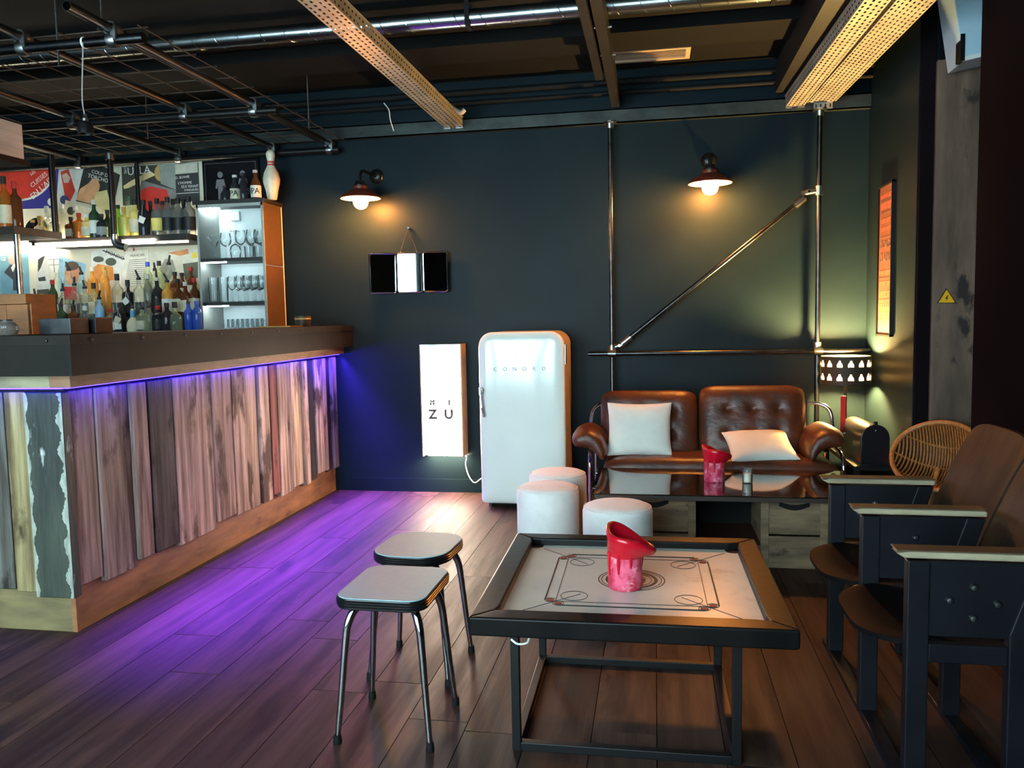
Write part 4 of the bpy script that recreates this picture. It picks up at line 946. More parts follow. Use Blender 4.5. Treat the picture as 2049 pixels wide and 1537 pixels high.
# ================================================================ LIGHT BOX
lx0, lx1, lz0, lz1 = -1.683, -1.38, .295, 1.117
lb = thing('light_box', 'tall narrow illuminated sign box with faint letters on the back wall', 'light box', ((lx0 + lx1) / 2, 5.67, lz0))
w2, hL = (lx1 - lx0) / 2, lz1 - lz0
G().box(-w2 + .004, w2 - .004, 0, .01, 0.03, hL - .014).obj('diffuser', em('lit_diffuser', (1.0, .82, .62, 1), 40.0), lb)
M_lbs = pm('tan_box_side', lin(190, 160, 120), lin(176, 146, 108), rough=.45)
for s_ in (-1, 1): G().box(s_ * w2 - .004, s_ * w2 + .004, -.002, .148, 0, hL).obj('side_panel', M_lbs, lb)
G().box(-w2, w2, -.004, .148, hL - .014, hL).obj('top_cap', M_galv, lb)
G().box(-w2 + .004, w2 - .004, .14, .148, 0, hL).obj('back_plate', M_lbs, lb)
G().prism([(.004, .03), (.014, .03), (.139, -.012), (.139, -.018)], -w2 + .004, w2 - .004, 'x').obj('bottom_diffuser', em('lit_diffuser_bottom', (1.0, .78, .5, 1), 130.0), lb, label='open glowing underside')
gi = ink((90, 80, 70))
for s_, x, y, px in (('M', 865, 806, 9), ('I', 899, 806, 9), ('Z', 866, 830, 20), ('U', 898, 830, 20)):
    p = onY(x, y, 5.668) - lb.location
    text(s_, px * 5.67 / F * 1.35, gi, lb, Matrix.Translation((p.x, -.003, p.z)) @ FACE, bold=.0045)
cb = [onY(925, 905, 5.74), onY(934, 912, 5.76), onY(932, 930, 5.79), onY(938, 952, 5.79), onY(950, 966, 5.78), onY(966, 956, 5.78), onY(990, 950, 5.78)]
tag(G().tube(smoothpath(cb, 8), .0045, 8).obj('power_cable', M_white, smooth=True), 'white cable looping from the light box behind the fridge', 'cable')

# ================================================================ FRIDGE
fx0, fx1, fz0, fz1, fy0 = -1.174, -.592, .035, 1.205, 5.33
fr = thing('fridge', 'old off-white rounded refrigerator lettered CONORD', 'fridge', ((fx0 + fx1) / 2, fy0, 0))
W_, H_ = fx1 - fx0, fz1 - fz0
zc = (fz0 + fz1) / 2
M_enam = pm('off_white_enamel', lin(232, 234, 226), lin(226, 229, 220), (2, 2, 2), rough=.16, coat=.3)
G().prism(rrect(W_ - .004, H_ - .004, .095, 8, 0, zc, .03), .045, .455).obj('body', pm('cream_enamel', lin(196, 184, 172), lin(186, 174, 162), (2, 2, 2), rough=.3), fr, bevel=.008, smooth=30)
# bulged door: rings of rounded rectangles
dg = G()
rings = [(0, .04), (.0, .012), (.006, .004), (.018, -.004), (.05, -.010), (.11, -.014), (.2, -.016)]
NP = None
for k, (ins, y) in enumerate(rings):
    P = rrect(W_ - 2 * ins, H_ - 2 * ins, max(.095 - ins * .6, .02), 8, 0, zc, max(.03 - ins * .3, .012))
    NP = len(P)
    dg.v += [(p[0], y, p[1]) for p in P]
for k in range(len(rings) - 1):
    dg.f += [(k * NP + i, k * NP + (i + 1) % NP, (k + 1) * NP + (i + 1) % NP, (k + 1) * NP + i) for i in range(NP)]
dg.f.append(tuple((len(rings) - 1) * NP + i for i in range(NP)))
dg.f.append(tuple(range(NP))[::-1])
dg.mi = [0] * len(dg.f)
door = dg.obj('door', M_enam, fr, smooth=50)
loc = lambda x, y: onY(x, y, fy0 - .016) - fr.location
for k, ch in enumerate('CONORD'):
    p = loc(991 + k * 19.4, 739.5 - k * .3)
    text(ch, .036, ink((120, 124, 124)), door, Matrix.Translation((p.x, -.0165, p.z)) @ FACE, name='letter')
p = loc(1038, 715)
def bullet(s): return [(-.016 * s, -.045 * s), (.016 * s, -.045 * s), (.021 * s, -.02 * s), (.019 * s, .015 * s), (.010 * s, .034 * s), (0, .047 * s), (-.010 * s, .034 * s), (-.019 * s, .015 * s), (-.021 * s, -.02 * s)]
G().tube([(p.x + a, -.0172, p.z + b) for a, b in bullet(1)], .0016, 6, closed=True).obj('emblem', pm('pale_gold', lin(196, 190, 140), rough=.3, metal=.7), door, smooth=True)
G().tube([(p.x - .012, -.0172, p.z - .034), (p.x, -.0172, p.z - .046), (p.x + .012, -.0172, p.z - .034)], .0016, 6).obj('emblem', MATS['pale_gold'], door, smooth=True)
ph = loc(967, 800)
G().box(-W_ / 2 + .004, -W_ / 2 + .03, -.028, .0, ph.z + .03, ph.z + .085).obj('latch_plate', M_chrome, door, bevel=.004)
G().tube(smoothpath([(-W_ / 2 + .016, -.03, ph.z + .08), (-W_ / 2 + .018, -.036, ph.z + .02), (-W_ / 2 + .026, -.038, ph.z - .05), (-W_ / 2 + .034, -.034, ph.z - .115)], 5), [.006] * 5 + [.008] * 5 + [.0095] * 6, 10).obj('handle', M_chrome, door, smooth=True)
for z in (1.05, .16): G().cyl((W_ / 2 + .004, .035, z - .065), (W_ / 2 + .004, .035, z + .065), .008, n=10).obj('hinge', M_chrome, fr, smooth=True)
for (x, y) in ((-.24, .08), (.24, .08), (-.24, .4), (.24, .4)): G().lathe([(0, 0), (.02, 0), (.016, .04), (0, .04)], 12).obj('foot', M_black, fr, loc=(x, y, 0), smooth=True)
G().box(-.25, .25, .07, .42, .012, .036).obj('plinth', M_blackm, fr)
# ================================================================ SOFA
import mathutils
from mathutils import noise as mnoise
M_lea = pm('cognac_leather', lin(98, 46, 24), lin(58, 28, 17), (5, 5, 5), rough=.34, rough2=.46, bump=.5, bscale=(16, 16, 26), spec=.5)
def cushion(w, h, d, nx=41, nz=31, p=5.0, tufts=(), depth=.03, ts=.07, wr=.0, sag=0.0, pinch=0.0, M=None, seed=0, rc_=0.0):
    """closed soft pad: x wide, z high, y thick (front is -y)"""
    g = G(); g.weld = True
    def pt(i, j, side):
        u, v = sin(pi / 2 * (2 * i / (nx - 1) - 1)), sin(pi / 2 * (2 * j / (nz - 1) - 1))
        e = max(0, 1 - abs(u) ** p) ** .5 * max(0, 1 - abs(v) ** p) ** .5
        x = w / 2 * u * (1 - pinch * (1 - v * v) * abs(u)) * (1 - rc_ / w * abs(v) ** 9); z = h / 2 * v * (1 - pinch * (1 - u * u) * abs(v)) * (1 - rc_ / h * abs(u) ** 9)
        y = side * d / 2 * e
        if side < 0 and e > .01:
            for (tx, tz) in tufts:
                r2 = (x - tx) ** 2 + (z - tz) ** 2; r = sqrt(r2) + 1e-6
                y += depth * math.exp(-r / ts * 1.6) * (1 + wr * 8 * math.exp(-r / ts) * sin(7 * atan2(z - tz, x - tx) + seed))
            y += wr * .25 * mnoise.noise(Vector((x * 16 + seed, z * 16, seed))) * e + sag * (v * v - 1) * 0
        return (x, y, z)
    for side in (-1, 1):
        g.add([pt(i, j, side) for i in range(nx) for j in range(nz)],
              [(i * nz + j, (i + 1) * nz + j, (i + 1) * nz + j + 1, i * nz + j + 1) for i in range(nx - 1) for j in range(nz - 1)], M)
    return g
sf = thing('leather_sofa', 'two-seat tufted cognac leather sofa on a chrome tube frame', 'sofa', (.345, 5.1, 0))
SX = lambda x: x - .345
SYv = lambda y: y - 5.1
TL = Matrix.Rotation(radians(-13), 4, 'X')
for k, (x0, x1, z1) in enumerate(((-.352, .268, .815), (.275, .93, .845))):
    wd, hh = x1 - x0, z1 - .36
    tf = [(a * wd * .24, b * hh) for a in (-1, 0, 1) for b in (.18, -.14)]
    cushion(wd, hh, (.17), 65, 51, 5, tf, .036, .045, .012, rc_=.045, seed=k * 5 + 1, M=Matrix.Translation((SX((x0 + x1) / 2), SYv(5.27), (z1 + .36) / 2)) @ TL).obj('back_cushion', M_lea, sf, smooth=70)
    for (a, b) in tf:
        q = Matrix.Translation((SX((x0 + x1) / 2), SYv(5.27), (z1 + .36) / 2)) @ TL @ Vector((a, -.042, b))
        G().lathe([(0, .004), (.008, .002), (.010, -.002)], 10, Matrix.Translation(q) @ Matrix.Rotation(pi / 2, 4, 'X')).obj('button', M_lea, sf, smooth=True)
cushion(1.37, .46, .15, 61, 41, 9, [(a * .33 - .0, .0) for a in (-1.5, -.5, .5, 1.5)], .02, .07, .008, rc_=.03, M=Matrix.Translation((SX(.37), SYv(5.07), .365)) @ Matrix.Rotation(radians(-92), 4, 'X')).obj('seat_cushion', M_lea, sf, smooth=70)
def armpad(cx_, cz_, sgn):
    """puffy saddle pad folded over the side tube: a plump outer roll and a thinner inner flap hanging down"""
    ctr = [(-.085, -.012, .046), (-.055, .022, .062), (-.01, .034, .066), (.035, .012, .060), (.07, -.03, .046), (.085, -.075, .030), (.088, -.10, .016)]
    pts = smoothpath([(x * sgn, 0, z) for x, z, r in ctr], 4)
    rad = [p[2] for p in ctr]
    n1 = len(pts); g = G(); g.weld = True; NN = 26
    for i, p in enumerate(pts):
        q = i / (n1 - 1) * (len(rad) - 1); k = min(int(q), len(rad) - 2); r = rad[k] + (rad[k + 1] - rad[k]) * (q - k)
        endf = (1 - (abs(2 * i / (n1 - 1) - 1)) ** 6) ** .5
        a = pts[max(i - 1, 0)]; b = pts[min(i + 1, n1 - 1)]; tn = (b - a).normalized(); nn = Vector((-tn.z, 0, tn.x))
        for k2 in range(NN):
            th = 2 * pi * k2 / NN
            cy_ = math.copysign(abs(cos(th)) ** .45, cos(th)); sy_ = math.copysign(abs(sin(th)) ** .8, sin(th))
            w_ = 1 + .06 * mnoise.noise(Vector((p.x * 18 + sgn, th * 1.5, i * .15)))
            v = p + nn * (r * sy_ * endf * w_) + Vector((0, .21 * cy_ * (.75 + .25 * endf), 0))
            g.v.append((SX(cx_) + v.x, SYv(5.08) + v.y, cz_ + v.z))
    for i in range(n1 - 1):
        for k2 in range(NN): g.f.append((i * NN + k2, i * NN + (k2 + 1) % NN, (i + 1) * NN + (k2 + 1) % NN, (i + 1) * NN + k2)); g.mi.append(0)
    g.f.append(tuple(range(NN))[::-1]); g.f.append(tuple((n1 - 1) * NN + k2 for k2 in range(NN))); g.mi += [0, 0]
    return g.obj('arm_pad', M_lea, sf, smooth=70)
armpad(-.405, .515, 1); armpad(.985, .525, -1)
for sgn, xa in ((-1, -.392), (1, 1.07)):
    X = SX(xa)
    pth = smoothpath([(X, SYv(4.86), .02), (X, SYv(4.86), .3), (X, SYv(4.87), .42), (X, SYv(4.93), .47), (X, SYv(5.1), .48), (X + .012 * sgn, SYv(5.22), .5), (X + .022 * sgn, SYv(5.27), .58), (X + .008 * sgn, SYv(5.30), .68), (X - .05 * sgn, SYv(5.32), .72), (X - .12 * sgn, SYv(5.33), .725)], 6)
    G().tube(pth, .0125, 12).obj('side_tube', M_chrome, sf, smooth=True)
    G().tube(smoothpath([(X, SYv(4.86), .02), (X, SYv(4.9), .013), (X, SYv(5.3), .013), (X, SYv(5.38), .03), (X, SYv(5.38), .4)], 6), .0125, 12).obj('rear_leg', M_chrome, sf, smooth=True)
G().cyl((SX(-.392), SYv(4.88), .25), (SX(1.07), SYv(4.88), .25), .010, n=10).obj('front_bar', M_chrome, sf, smooth=True)
G().cyl((SX(-.392), SYv(5.36), .25), (SX(1.07), SYv(5.36), .25), .010, n=10).obj('rear_bar', M_chrome, sf, smooth=True)
G().box(SX(-.37), SX(1.05), SYv(4.9), SYv(5.33), .262, .29).obj('seat_base', M_blackm, sf)
# pillows
M_pil = pm('white_cotton', lin(226, 222, 212), lin(216, 212, 202), (6, 6, 6), rough=.85, bump=.1, bscale=(90, 90, 90))
def pillow(label, O, U, V, w, h, d):
    U, V = Vector(U).normalized(), Vector(V); V = (V - U * V.dot(U)).normalized(); Nn = U.cross(V) * -1
    Mx = Matrix(((U.x, Nn.x, V.x, 0), (U.y, Nn.y, V.y, 0), (U.z, Nn.z, V.z, 0), (0, 0, 0, 1)))
    t = thing('pillow', label, 'pillow', O)
    cushion(w, h, d, 33, 33, 2.6, wr=.006, pinch=.07, M=Mx, seed=3).obj('cover', M_pil, t, smooth=80)
    e = [Mx @ Vector((w / 2 * a, 0, h / 2 * b)) for a, b in [(1 - .07 * 0, 1)] + []]
    seam = []
    for (a0, b0, a1, b1) in ((-1, -1, 1, -1), (1, -1, 1, 1), (1, 1, -1, 1), (-1, 1, -1, -1)):
        for i in range(12):
            q = i / 12; u, v = a0 + (a1 - a0) * q, b0 + (b1 - b0) * q
            seam.append(Mx @ Vector((w / 2 * u * (1 - .07 * (1 - v * v) * abs(u)), 0, h / 2 * v * (1 - .07 * (1 - u * u) * abs(v)))))
    G().tube(seam, .0025, 6, closed=True).obj('seam', M_pil, t, smooth=True)
    return t
pillow('square white pillow standing against the left back cushion', (-.098, 5.05, .592), (1, 0, 0), (-.02, .30, .95), .395, .335, .12)
pillow('white pillow lying tilted on the right seat of the sofa', (.62, 5.02, .50), (1, .10, .02), (-.26, .88, .33), .39, .35, .11)

# ================================================================ COFFEE TABLE
cfx0, cfx1, cfy0, cfy1, cfz = -.31, 1.04, 4.10, 4.80, .392
cf = thing('coffee_table', 'low coffee table with glossy dark top on old wooden crates', 'table', ((cfx0 + cfx1) / 2, (cfy0 + cfy1) / 2, 0))
C = cf.location.copy()
M_ctop = pm('dark_glossy_top', lin(40, 28, 22), lin(26, 19, 16), (3, 14, 4), rough=.04, spec=.9, coat=1.0)
nb = 5
for k in range(nb):
    y0 = cfy0 + (cfy1 - cfy0) * k / nb
    G().box(cfx0 - C.x, cfx1 - C.x, y0 - C.y + .001, y0 + (cfy1 - cfy0) / nb - C.y - .001, cfz - .03, cfz - .007).obj('top_board', pm('dark_top_board', lin(60, 42, 32), lin(40, 28, 22), (3, 14, 4), rough=.5), cf)
G().box(cfx0 - C.x - .004, cfx1 - C.x + .004, cfy0 - C.y - .004, cfy1 - C.y + .004, cfz - .007, cfz).obj('glass_sheet', M_ctop, cf, bevel=.002)
M_oldw = pm('grey_crate_wood', lin(136, 112, 84), lin(92, 74, 56), (2.5, 2.5, 16), rough=.75, bump=.3, bscale=(5, 5, 50), c3=lin(56, 44, 36), c3at=.62, c3scale=(6, 6, 10))
def crate(x0, x1, y0, y1, zt_):
    X0, X1, Y0, Y1 = x0 - C.x, x1 - C.x, y0 - C.y, y1 - C.y
    m_ = (X0 + X1) / 2
    G().box(X0 + .012, X1 - .012, Y0 + .012, Y1 - .012, .02, .03).obj('crate_floor', M_oldw, cf)
    for (z0, z1) in ((.0, .165), (.175, zt_)):
        sl = G().box(X0, X1, Y0, Y0 + .012, z0, z1).obj('crate_slat', M_oldw, cf, bevel=.002)
        if z0 > .1:
            hz = zt_ - .045
            P = [(m_ - .075 + .15 * i / 10, hz + .028 - .016 * sin(pi * i / 10)) for i in range(11)] + [(m_ + .075 - .15 * i / 10, hz + .006 - .022 * sin(pi * i / 10)) for i in range(11)]
            G().prism(P, Y0 - .0012, Y0 + .001).obj('painted_hand_hole', M_blackm, sl)  # black patch paints the dark inside of the grip; the slat is uncut
        for s_ in (X0, X1 - .012): G().box(s_, s_ + .012, Y0 + .012, Y1, z0, z1).obj('crate_slat', M_oldw, cf, bevel=.002)
        G().box(X0, X1, Y1 - .012, Y1, z0, z1).obj('crate_slat', M_oldw, cf, bevel=.002)
    for s_ in (X0 - .004, X1 - .036): G().box(s_, s_ + .04, Y0 - .006, Y0, 0, zt_).obj('corner_batten', M_oldw, cf, bevel=.002)
crate(-.22, .20, 4.20, 4.66, cfz - .031); crate(.53, .85, 4.20, 4.66, cfz - .031)
G().box(.20 - C.x, .53 - C.x, 4.2 - C.y, 4.66 - C.y, .10, .115).obj('shelf_board', pm('dark_red_board', lin(70, 32, 24), lin(52, 26, 20), rough=.6), cf)
G().box(.20 - C.x, .53 - C.x, 4.64 - C.y, 4.66 - C.y, .115, cfz - .031).obj('back_board', M_blackm, cf)

# ================================================================ POUFS
M_fab = pm('off_white_pouf_fabric', lin(236, 230, 226), lin(226, 221, 217), (10, 10, 10), rough=.95, bump=.15, bscale=(120, 120, 120), sheen=.3)
for lbl, (x, y) in (('white round pouf at the back, nearest the fridge', (-.542, 4.47)), ('white round pouf standing in front of another, left of the coffee table', (-.548, 4.08)), ('white round pouf behind the red candle of the carrom board', (-.174, 3.70))):
    t = thing('pouf', lbl, 'pouf', (x, y, 0), random.uniform(0, 3), 'white round poufs')
    G().lathe([(0, .012), (.154, .012), (.160, .02), (.161, .40), (.156, .418), (.147, .424)], 40).obj('side_cover', M_fab, t, smooth=50)
    G().lathe([(.150, .418), (.147, .426), (.132, .433), (.08, .438), (0, .44)], 40).obj('seat_top', M_fab, t, smooth=50)
    G().tube([(.1535 * cos(a * pi / 20), .1535 * sin(a * pi / 20), .421) for a in range(40)], .003, 6, closed=True).obj('piping', M_fab, t, smooth=True)
    for a in range(3): G().lathe([(0, 0), (.018, 0), (.018, .013), (0, .013)], 10).obj('foot', M_blackm, t, loc=(.11 * cos(a * 2.1), .11 * sin(a * 2.1), 0))

# ================================================================ RED CANDLES
M_pink = pm('mottled_pink_wax', lin(232, 96, 128), lin(200, 40, 70), (34, 34, 22), rough=.5, bump=.3, bscale=(50, 50, 50), lo=.4, hi=.58, c3=lin(246, 150, 172), c3at=.56, c3scale=(22, 22, 30))
M_red = pm('red_wax', lin(206, 18, 40), lin(180, 12, 32), (10, 10, 10), rough=.25)
def candle(label, loc_, rz, s_=1.0, amp=1.0):
    t = thing('pillar_candle', label, 'candle', loc_, rz)
    G().lathe([(0, 0), (.050 * s_, 0), (.053 * s_, .004), (.053 * s_, .135 * s_), (0, .135 * s_)], 32).obj('wax_body', M_pink, t, smooth=True)
    g = G()
    prof = [(.048, .098, 0), (.055, .104, .15), (.060, .118, .5), (.066, .134, .9), (.070, .146, 1), (.070, .156, 1), (.066, .162, 1), (.060, .161, 1), (.054, .154, .95), (.048, .142, .7), (.034, .128, .3), (0.0, .122, 0)]
    vs = []; n = 48
    for (r, z, k) in prof:
        for i in range(n):
            a = 2 * pi * i / n
            R = r * (1 + k * (.10 + .12 * cos(a)) * amp + k * .05 * sin(3 * a + 1))
            Z = z - k * (.030 * cos(a) + .010 * sin(2 * a + .6)) * amp + k * .004
            vs.append((R * cos(a) * s_ + k * .008 * amp * s_, R * sin(a) * s_, Z * s_))
    fs = [(q * n + i, q * n + (i + 1) % n, (q + 1) * n + (i + 1) % n, (q + 1) * n + i) for q in range(len(prof) - 1) for i in range(n)]
    g.add(vs, fs); g.weld = True
    g.obj('melted_rim', M_red, t, smooth=70)
    for (a, l) in ((-1.9, .05), (-1.2, .03), (.3, .04), (-2.6, .06)):
        x, y = .0535 * s_ * cos(a), .0535 * s_ * sin(a)
        G().tube([(x, y, .118 * s_), (x * 1.01, y * 1.01, (.11 - l * .6) * s_), (x, y, (.105 - l) * s_)], [.007 * s_, .005 * s_, .003 * s_], 8).obj('wax_drip', M_red, t, smooth=True)
    G().cyl((0, 0, .12 * s_), (.003, 0, .14 * s_), .0015, n=6).obj('wick', M_blackm, t)
    return t
candle('red pillar candle with drooping melted rim on the carrom board', (-.098, 2.555, .4305), 0.0, 1.03)
candle('red pillar candle on the glossy coffee table', (.315, 4.46, .3925), .25, 1.04, .8)
gc = thing('tea_light_glass', 'small glass with white candle on the coffee table', 'candle', (.486, 4.43, .3925))
G().lathe([(0, .001), (.026, .0), (.027, .004), (.029, .075), (.0275, .075), (.0255, .006), (0, .006)], 20).obj('glass_cup', M_gl, gc, smooth=True, recalc=False)
G().lathe([(0, .006), (.0245, .006), (.026, .05), (0, .05)], 20).obj('wax', pm('cream_wax', lin(240, 226, 200), rough=.5), gc, smooth=True)
G().cyl((0, 0, .05), (0, 0, .06), .0012, n=6).obj('wick', M_blackm, gc)

# ================================================================ CARROM TABLE
M_tube = pm('black_square_tube', lin(14, 14, 17), lin(10, 10, 13), (8, 8, 8), rough=.45, spec=.3)
tf = thing('steel_table_frame', 'open cube frame of black square steel tube carrying the carrom board', 'table', (-.098, 2.625, 0), radians(.6))
hx, hy, zt2, r_ = .322, .312, .398, .013
for sx in (-1, 1):
    for sy in (-1, 1): G().box(sx * hx - r_, sx * hx + r_, sy * hy - r_, sy * hy + r_, 0, zt2).obj('leg', M_tube, tf, bevel=.002)
for z in (r_, zt2 - r_):
    for sy in (-1, 1): G().box(-hx + r_, hx - r_, sy * hy - r_, sy * hy + r_, z - r_, z + r_).obj('rail', M_tube, tf, bevel=.002)
    for sx in (-1, 1): G().box(sx * hx - r_, sx * hx + r_, -hy + r_, hy - r_, z - r_, z + r_).obj('rail', M_tube, tf, bevel=.002)
cbd = thing('carrom_board', 'square carrom board with black rails and white printed playing field', 'game board', (-.080, 2.632, zt2 + .001), radians(.8))
hb_, hi, zb0, zf, zr = .452, .378, 0.0, .030, .056
M_rail = pm('worn_black_rail', lin(22, 19, 19), lin(13, 12, 13), (6, 6, 6), rough=.34, spec=.13, bump=.1, bscale=(20, 20, 20), c3=lin(92, 78, 64), c3at=.68, c3scale=(16, 16, 16))
for k in range(4):
    Rz = Matrix.Rotation(k * pi / 2, 4, 'Z')
    Pp = [(-hb_, -hb_), (hb_, -hb_), (hi + .008, -hi - .008), (hi - .03, -hi), (-hi + .03, -hi), (-hi - .008, -hi - .008)]
    G().prism(Pp, zb0, zr, 'z', M=Rz).obj('rail', M_rail, cbd, bevel=.006, seg=3)
G().box(-hi - .02, hi + .02, -hi - .02, hi + .02, .008, zf).obj('playing_field', pm('pale_playing_field', lin(232, 232, 220), lin(218, 220, 210), (5, 5, 5), rough=.28, coat=.3, c3=lin(200, 196, 178), c3at=.62, c3scale=(4, 4, 4)), cbd)
inkb, inkr, zi = ink((40, 42, 44)), ink((156, 70, 60)), zf + .0008
for sx in (-1, 1):
    for sy in (-1, 1):
        G().lathe([(0, 0), (.030, 0), (.030, .002), (0, .002)], 24, Matrix.Translation((sx * (hi - .012), sy * (hi - .012), zf))).obj('painted_pocket', M_blackm, cbd)  # black disc paints the shade of the pocket opening; the field has no hole
        G().tube(arc((sx * .175, sy * .175, zi), .042, 0, 2 * pi, 28, 'xy')[:-1], .0011, 4, closed=True).obj('corner_circle', inkb, cbd)
        G().tube([(sx * .33, sy * .33, zi), (sx * .155, sy * .155, zi)], .0010, 4).obj('arrow_line', inkb, cbd)
B1, B2, E = .262, .228, .218
for k in range(4):
    Rz = Matrix.Rotation(k * pi / 2, 4, 'Z')
    ln = G().tube([Rz @ Vector((-E, -B1, zi)), Rz @ Vector((E, -B1, zi))], .0024, 4); ln.obj('base_line', inkb, cbd)
    G().tube([Rz @ Vector((-E, -B2, zi)), Rz @ Vector((E, -B2, zi))], .0010, 4).obj('base_line', inkb, cbd)
    for s_ in (-1, 1):
        c_ = Rz @ Vector((s_ * E, -(B1 + B2) / 2, zf))
        G().lathe([(0, .0), (.0125, 0), (.0125, .001), (0, .001)], 18, Matrix.Translation(c_)).obj('base_dot', inkr, cbd)
        G().tube(arc((c_.x, c_.y, zi), .0172, 0, 2 * pi, 20, 'xy')[:-1], .0010, 4, closed=True).obj('base_ring', inkb, cbd)
for r, w_ in ((.108, .0016), (.098, .0012), (.080, .0055), (.066, .0012), (.045, .0012)):
    G().lathe([(r - w_, zf + .0004), (r + w_, zf + .0004), (r + w_, zf + .0012), (r - w_, zf + .0012), (r - w_, zf + .0004)], 56).obj('centre_ring', inkb, cbd)
for k in range(8):
    a = k * pi / 4
    G().tube([(.012 * cos(a), .012 * sin(a), zi), (.043 * cos(a), .043 * sin(a), zi)], .0018, 4).obj('star_ray', inkb, cbd)
G().tube(smoothpath([(-.33, -.452, -.004), (-.31, -.462, -.012), (-.285, -.458, -.010), (-.28, -.44, -.003)], 5), .003, 6).obj('cord_end', M_white, cbd, smooth=True)

# ================================================================ FORMICA STOOLS
M_form = pm('grey_laminate', lin(146, 174, 182), lin(140, 168, 177), (60, 60, 60), rough=.5, spec=.2)
M_edge = pm('black_edge_band', lin(18, 18, 20), rough=.3)
def stool(label, loc_, rz, rad):
    t = thing('stool', label, 'stool', loc_, rz, 'laminate stools')
    zs = .468
    G().prism(rrect(.282, .330, rad, 10), zs - .014, zs, 'z').obj('seat_top', M_form, t, bevel=.0015)
    Pb = rrect(.288, .336, rad + .003, 10)
    G().prism(Pb, zs - .036, zs - .003, 'z').obj('edge_band', M_edge, t, bevel=.003)
    for z in (zs - .026, zs - .018, zs - .010):
        G().tube([(x * 1.004, y * 1.004, z) for x, y in Pb], .0022, 5, closed=True).obj('edge_rib', M_edge, t, smooth=True)
    for sx in (-1, 1):
        for sy in (-1, 1):
            f = lambda k, z: (sx * k * .150, sy * k * .150, z)
            pth = smoothpath([f(.30, zs - .039), f(.48, zs - .043), f(.66, zs - .06), f(.76, zs - .097), f(.81, zs - .15), f(.90, .16), f(.985, .02)], 6)
            n = len(pth)
            lg = G().tube(pth, [.0135 - .005 * max(0, (i - n * .45) / (n * .55)) for i in range(n)], 14).obj('leg', M_chrome, t, smooth=True)
            G().lathe([(0, 0), (.0125, 0), (.0135, .006), (.0115, .028), (0, .03)], 14, Matrix.Translation(f(.99, 0))).obj('rubber_foot', M_blackm, lg, smooth=True)
    return t
stool('square grey laminate stool with chrome legs, in front of the other stool', (-.820, 2.408, 0), radians(-1), .055)
stool('grey laminate stool with more rounded seat, behind the other stool', (-.868, 2.84, 0), radians(-3), .10)

# ================================================================ CINEMA SEATS
M_iron = pm('dark_blue_grey_paint', lin(22, 23, 29), lin(16, 17, 22), (6, 6, 6), rough=.45, spec=.2, bump=.05, bscale=(30, 30, 30))
M_ply = pm('dark_brown_plywood', lin(58, 43, 31), lin(34, 25, 18), (12, 12, 1.8), rough=.5, spec=.2, bump=.08, bscale=(40, 40, 4))
M_plys = pm('black_stained_seat', lin(18, 16, 17), lin(13, 12, 13), (2, 12, 12), rough=.6, spec=.05)
M_armw = pm('worn_pale_arm', lin(176, 162, 134), lin(130, 116, 94), (4, 14, 14), rough=.5)
cs = thing('cinema_seats', 'row of old fold-down cinema seats with riveted dark side panels', 'seating', (.8, 2.2, 0))
def standard(k, Y):
    y = Y - 2.2
    p = G().box(-.155, .115, y - .012, y + .012, .455, .655)
    p = G().prism([(-.155, .455), (.125, .455), (.19, .655), (-.155, .655)], y - .012, y + .012).obj('side_panel', M_iron, cs, bevel=.003)
    G().box(-.16, -.105, y - .018, y + .018, .02, .655).obj('front_post', M_iron, cs, bevel=.004)
    G().prism([(.085, .02), (.14, .02), (.14, .455), (.20, .655), (.145, .655), (.085, .47)], y - .018, y + .018).obj('rear_post', M_iron, cs, bevel=.004)
    G().box(-.105, .085, y - .014, y + .014, .385, .435).obj('cross_bar', M_iron, cs, bevel=.003)
    G().prism([(-.19, .676), (-.17, .664), (.2, .662), (.2, .680), (-.16, .682)], y - .028, y + .028).obj('armrest', M_armw, cs, bevel=.005)
    G().box(-.19, .2, y - .026, y + .030, .682, .6855).obj('arm_cap', pm('brown_arm_cap', lin(92, 72, 52), lin(70, 54, 40), rough=.45), cs, bevel=.001)
    for (rx, rz_) in ((0, .589), (-.057, .553), (.056, .547), (0, .508)):
        G().lathe([(0, -.010), (.007, -.008), (.011, -.002), (.011, 0)], 14, Matrix.Translation((rx, y - .012, rz_)) @ Matrix.Rotation(-pi / 2, 4, 'X')).obj('rivet', M_galv, cs, smooth=True)
for k, Y in enumerate((2.2, 2.67, 3.14)): standard(k, Y)
for x in (-.135, .115): G().box(x - .022, x + .022, -.25, 1.05, 0, .022).obj('floor_rail', M_iron, cs, bevel=.003)
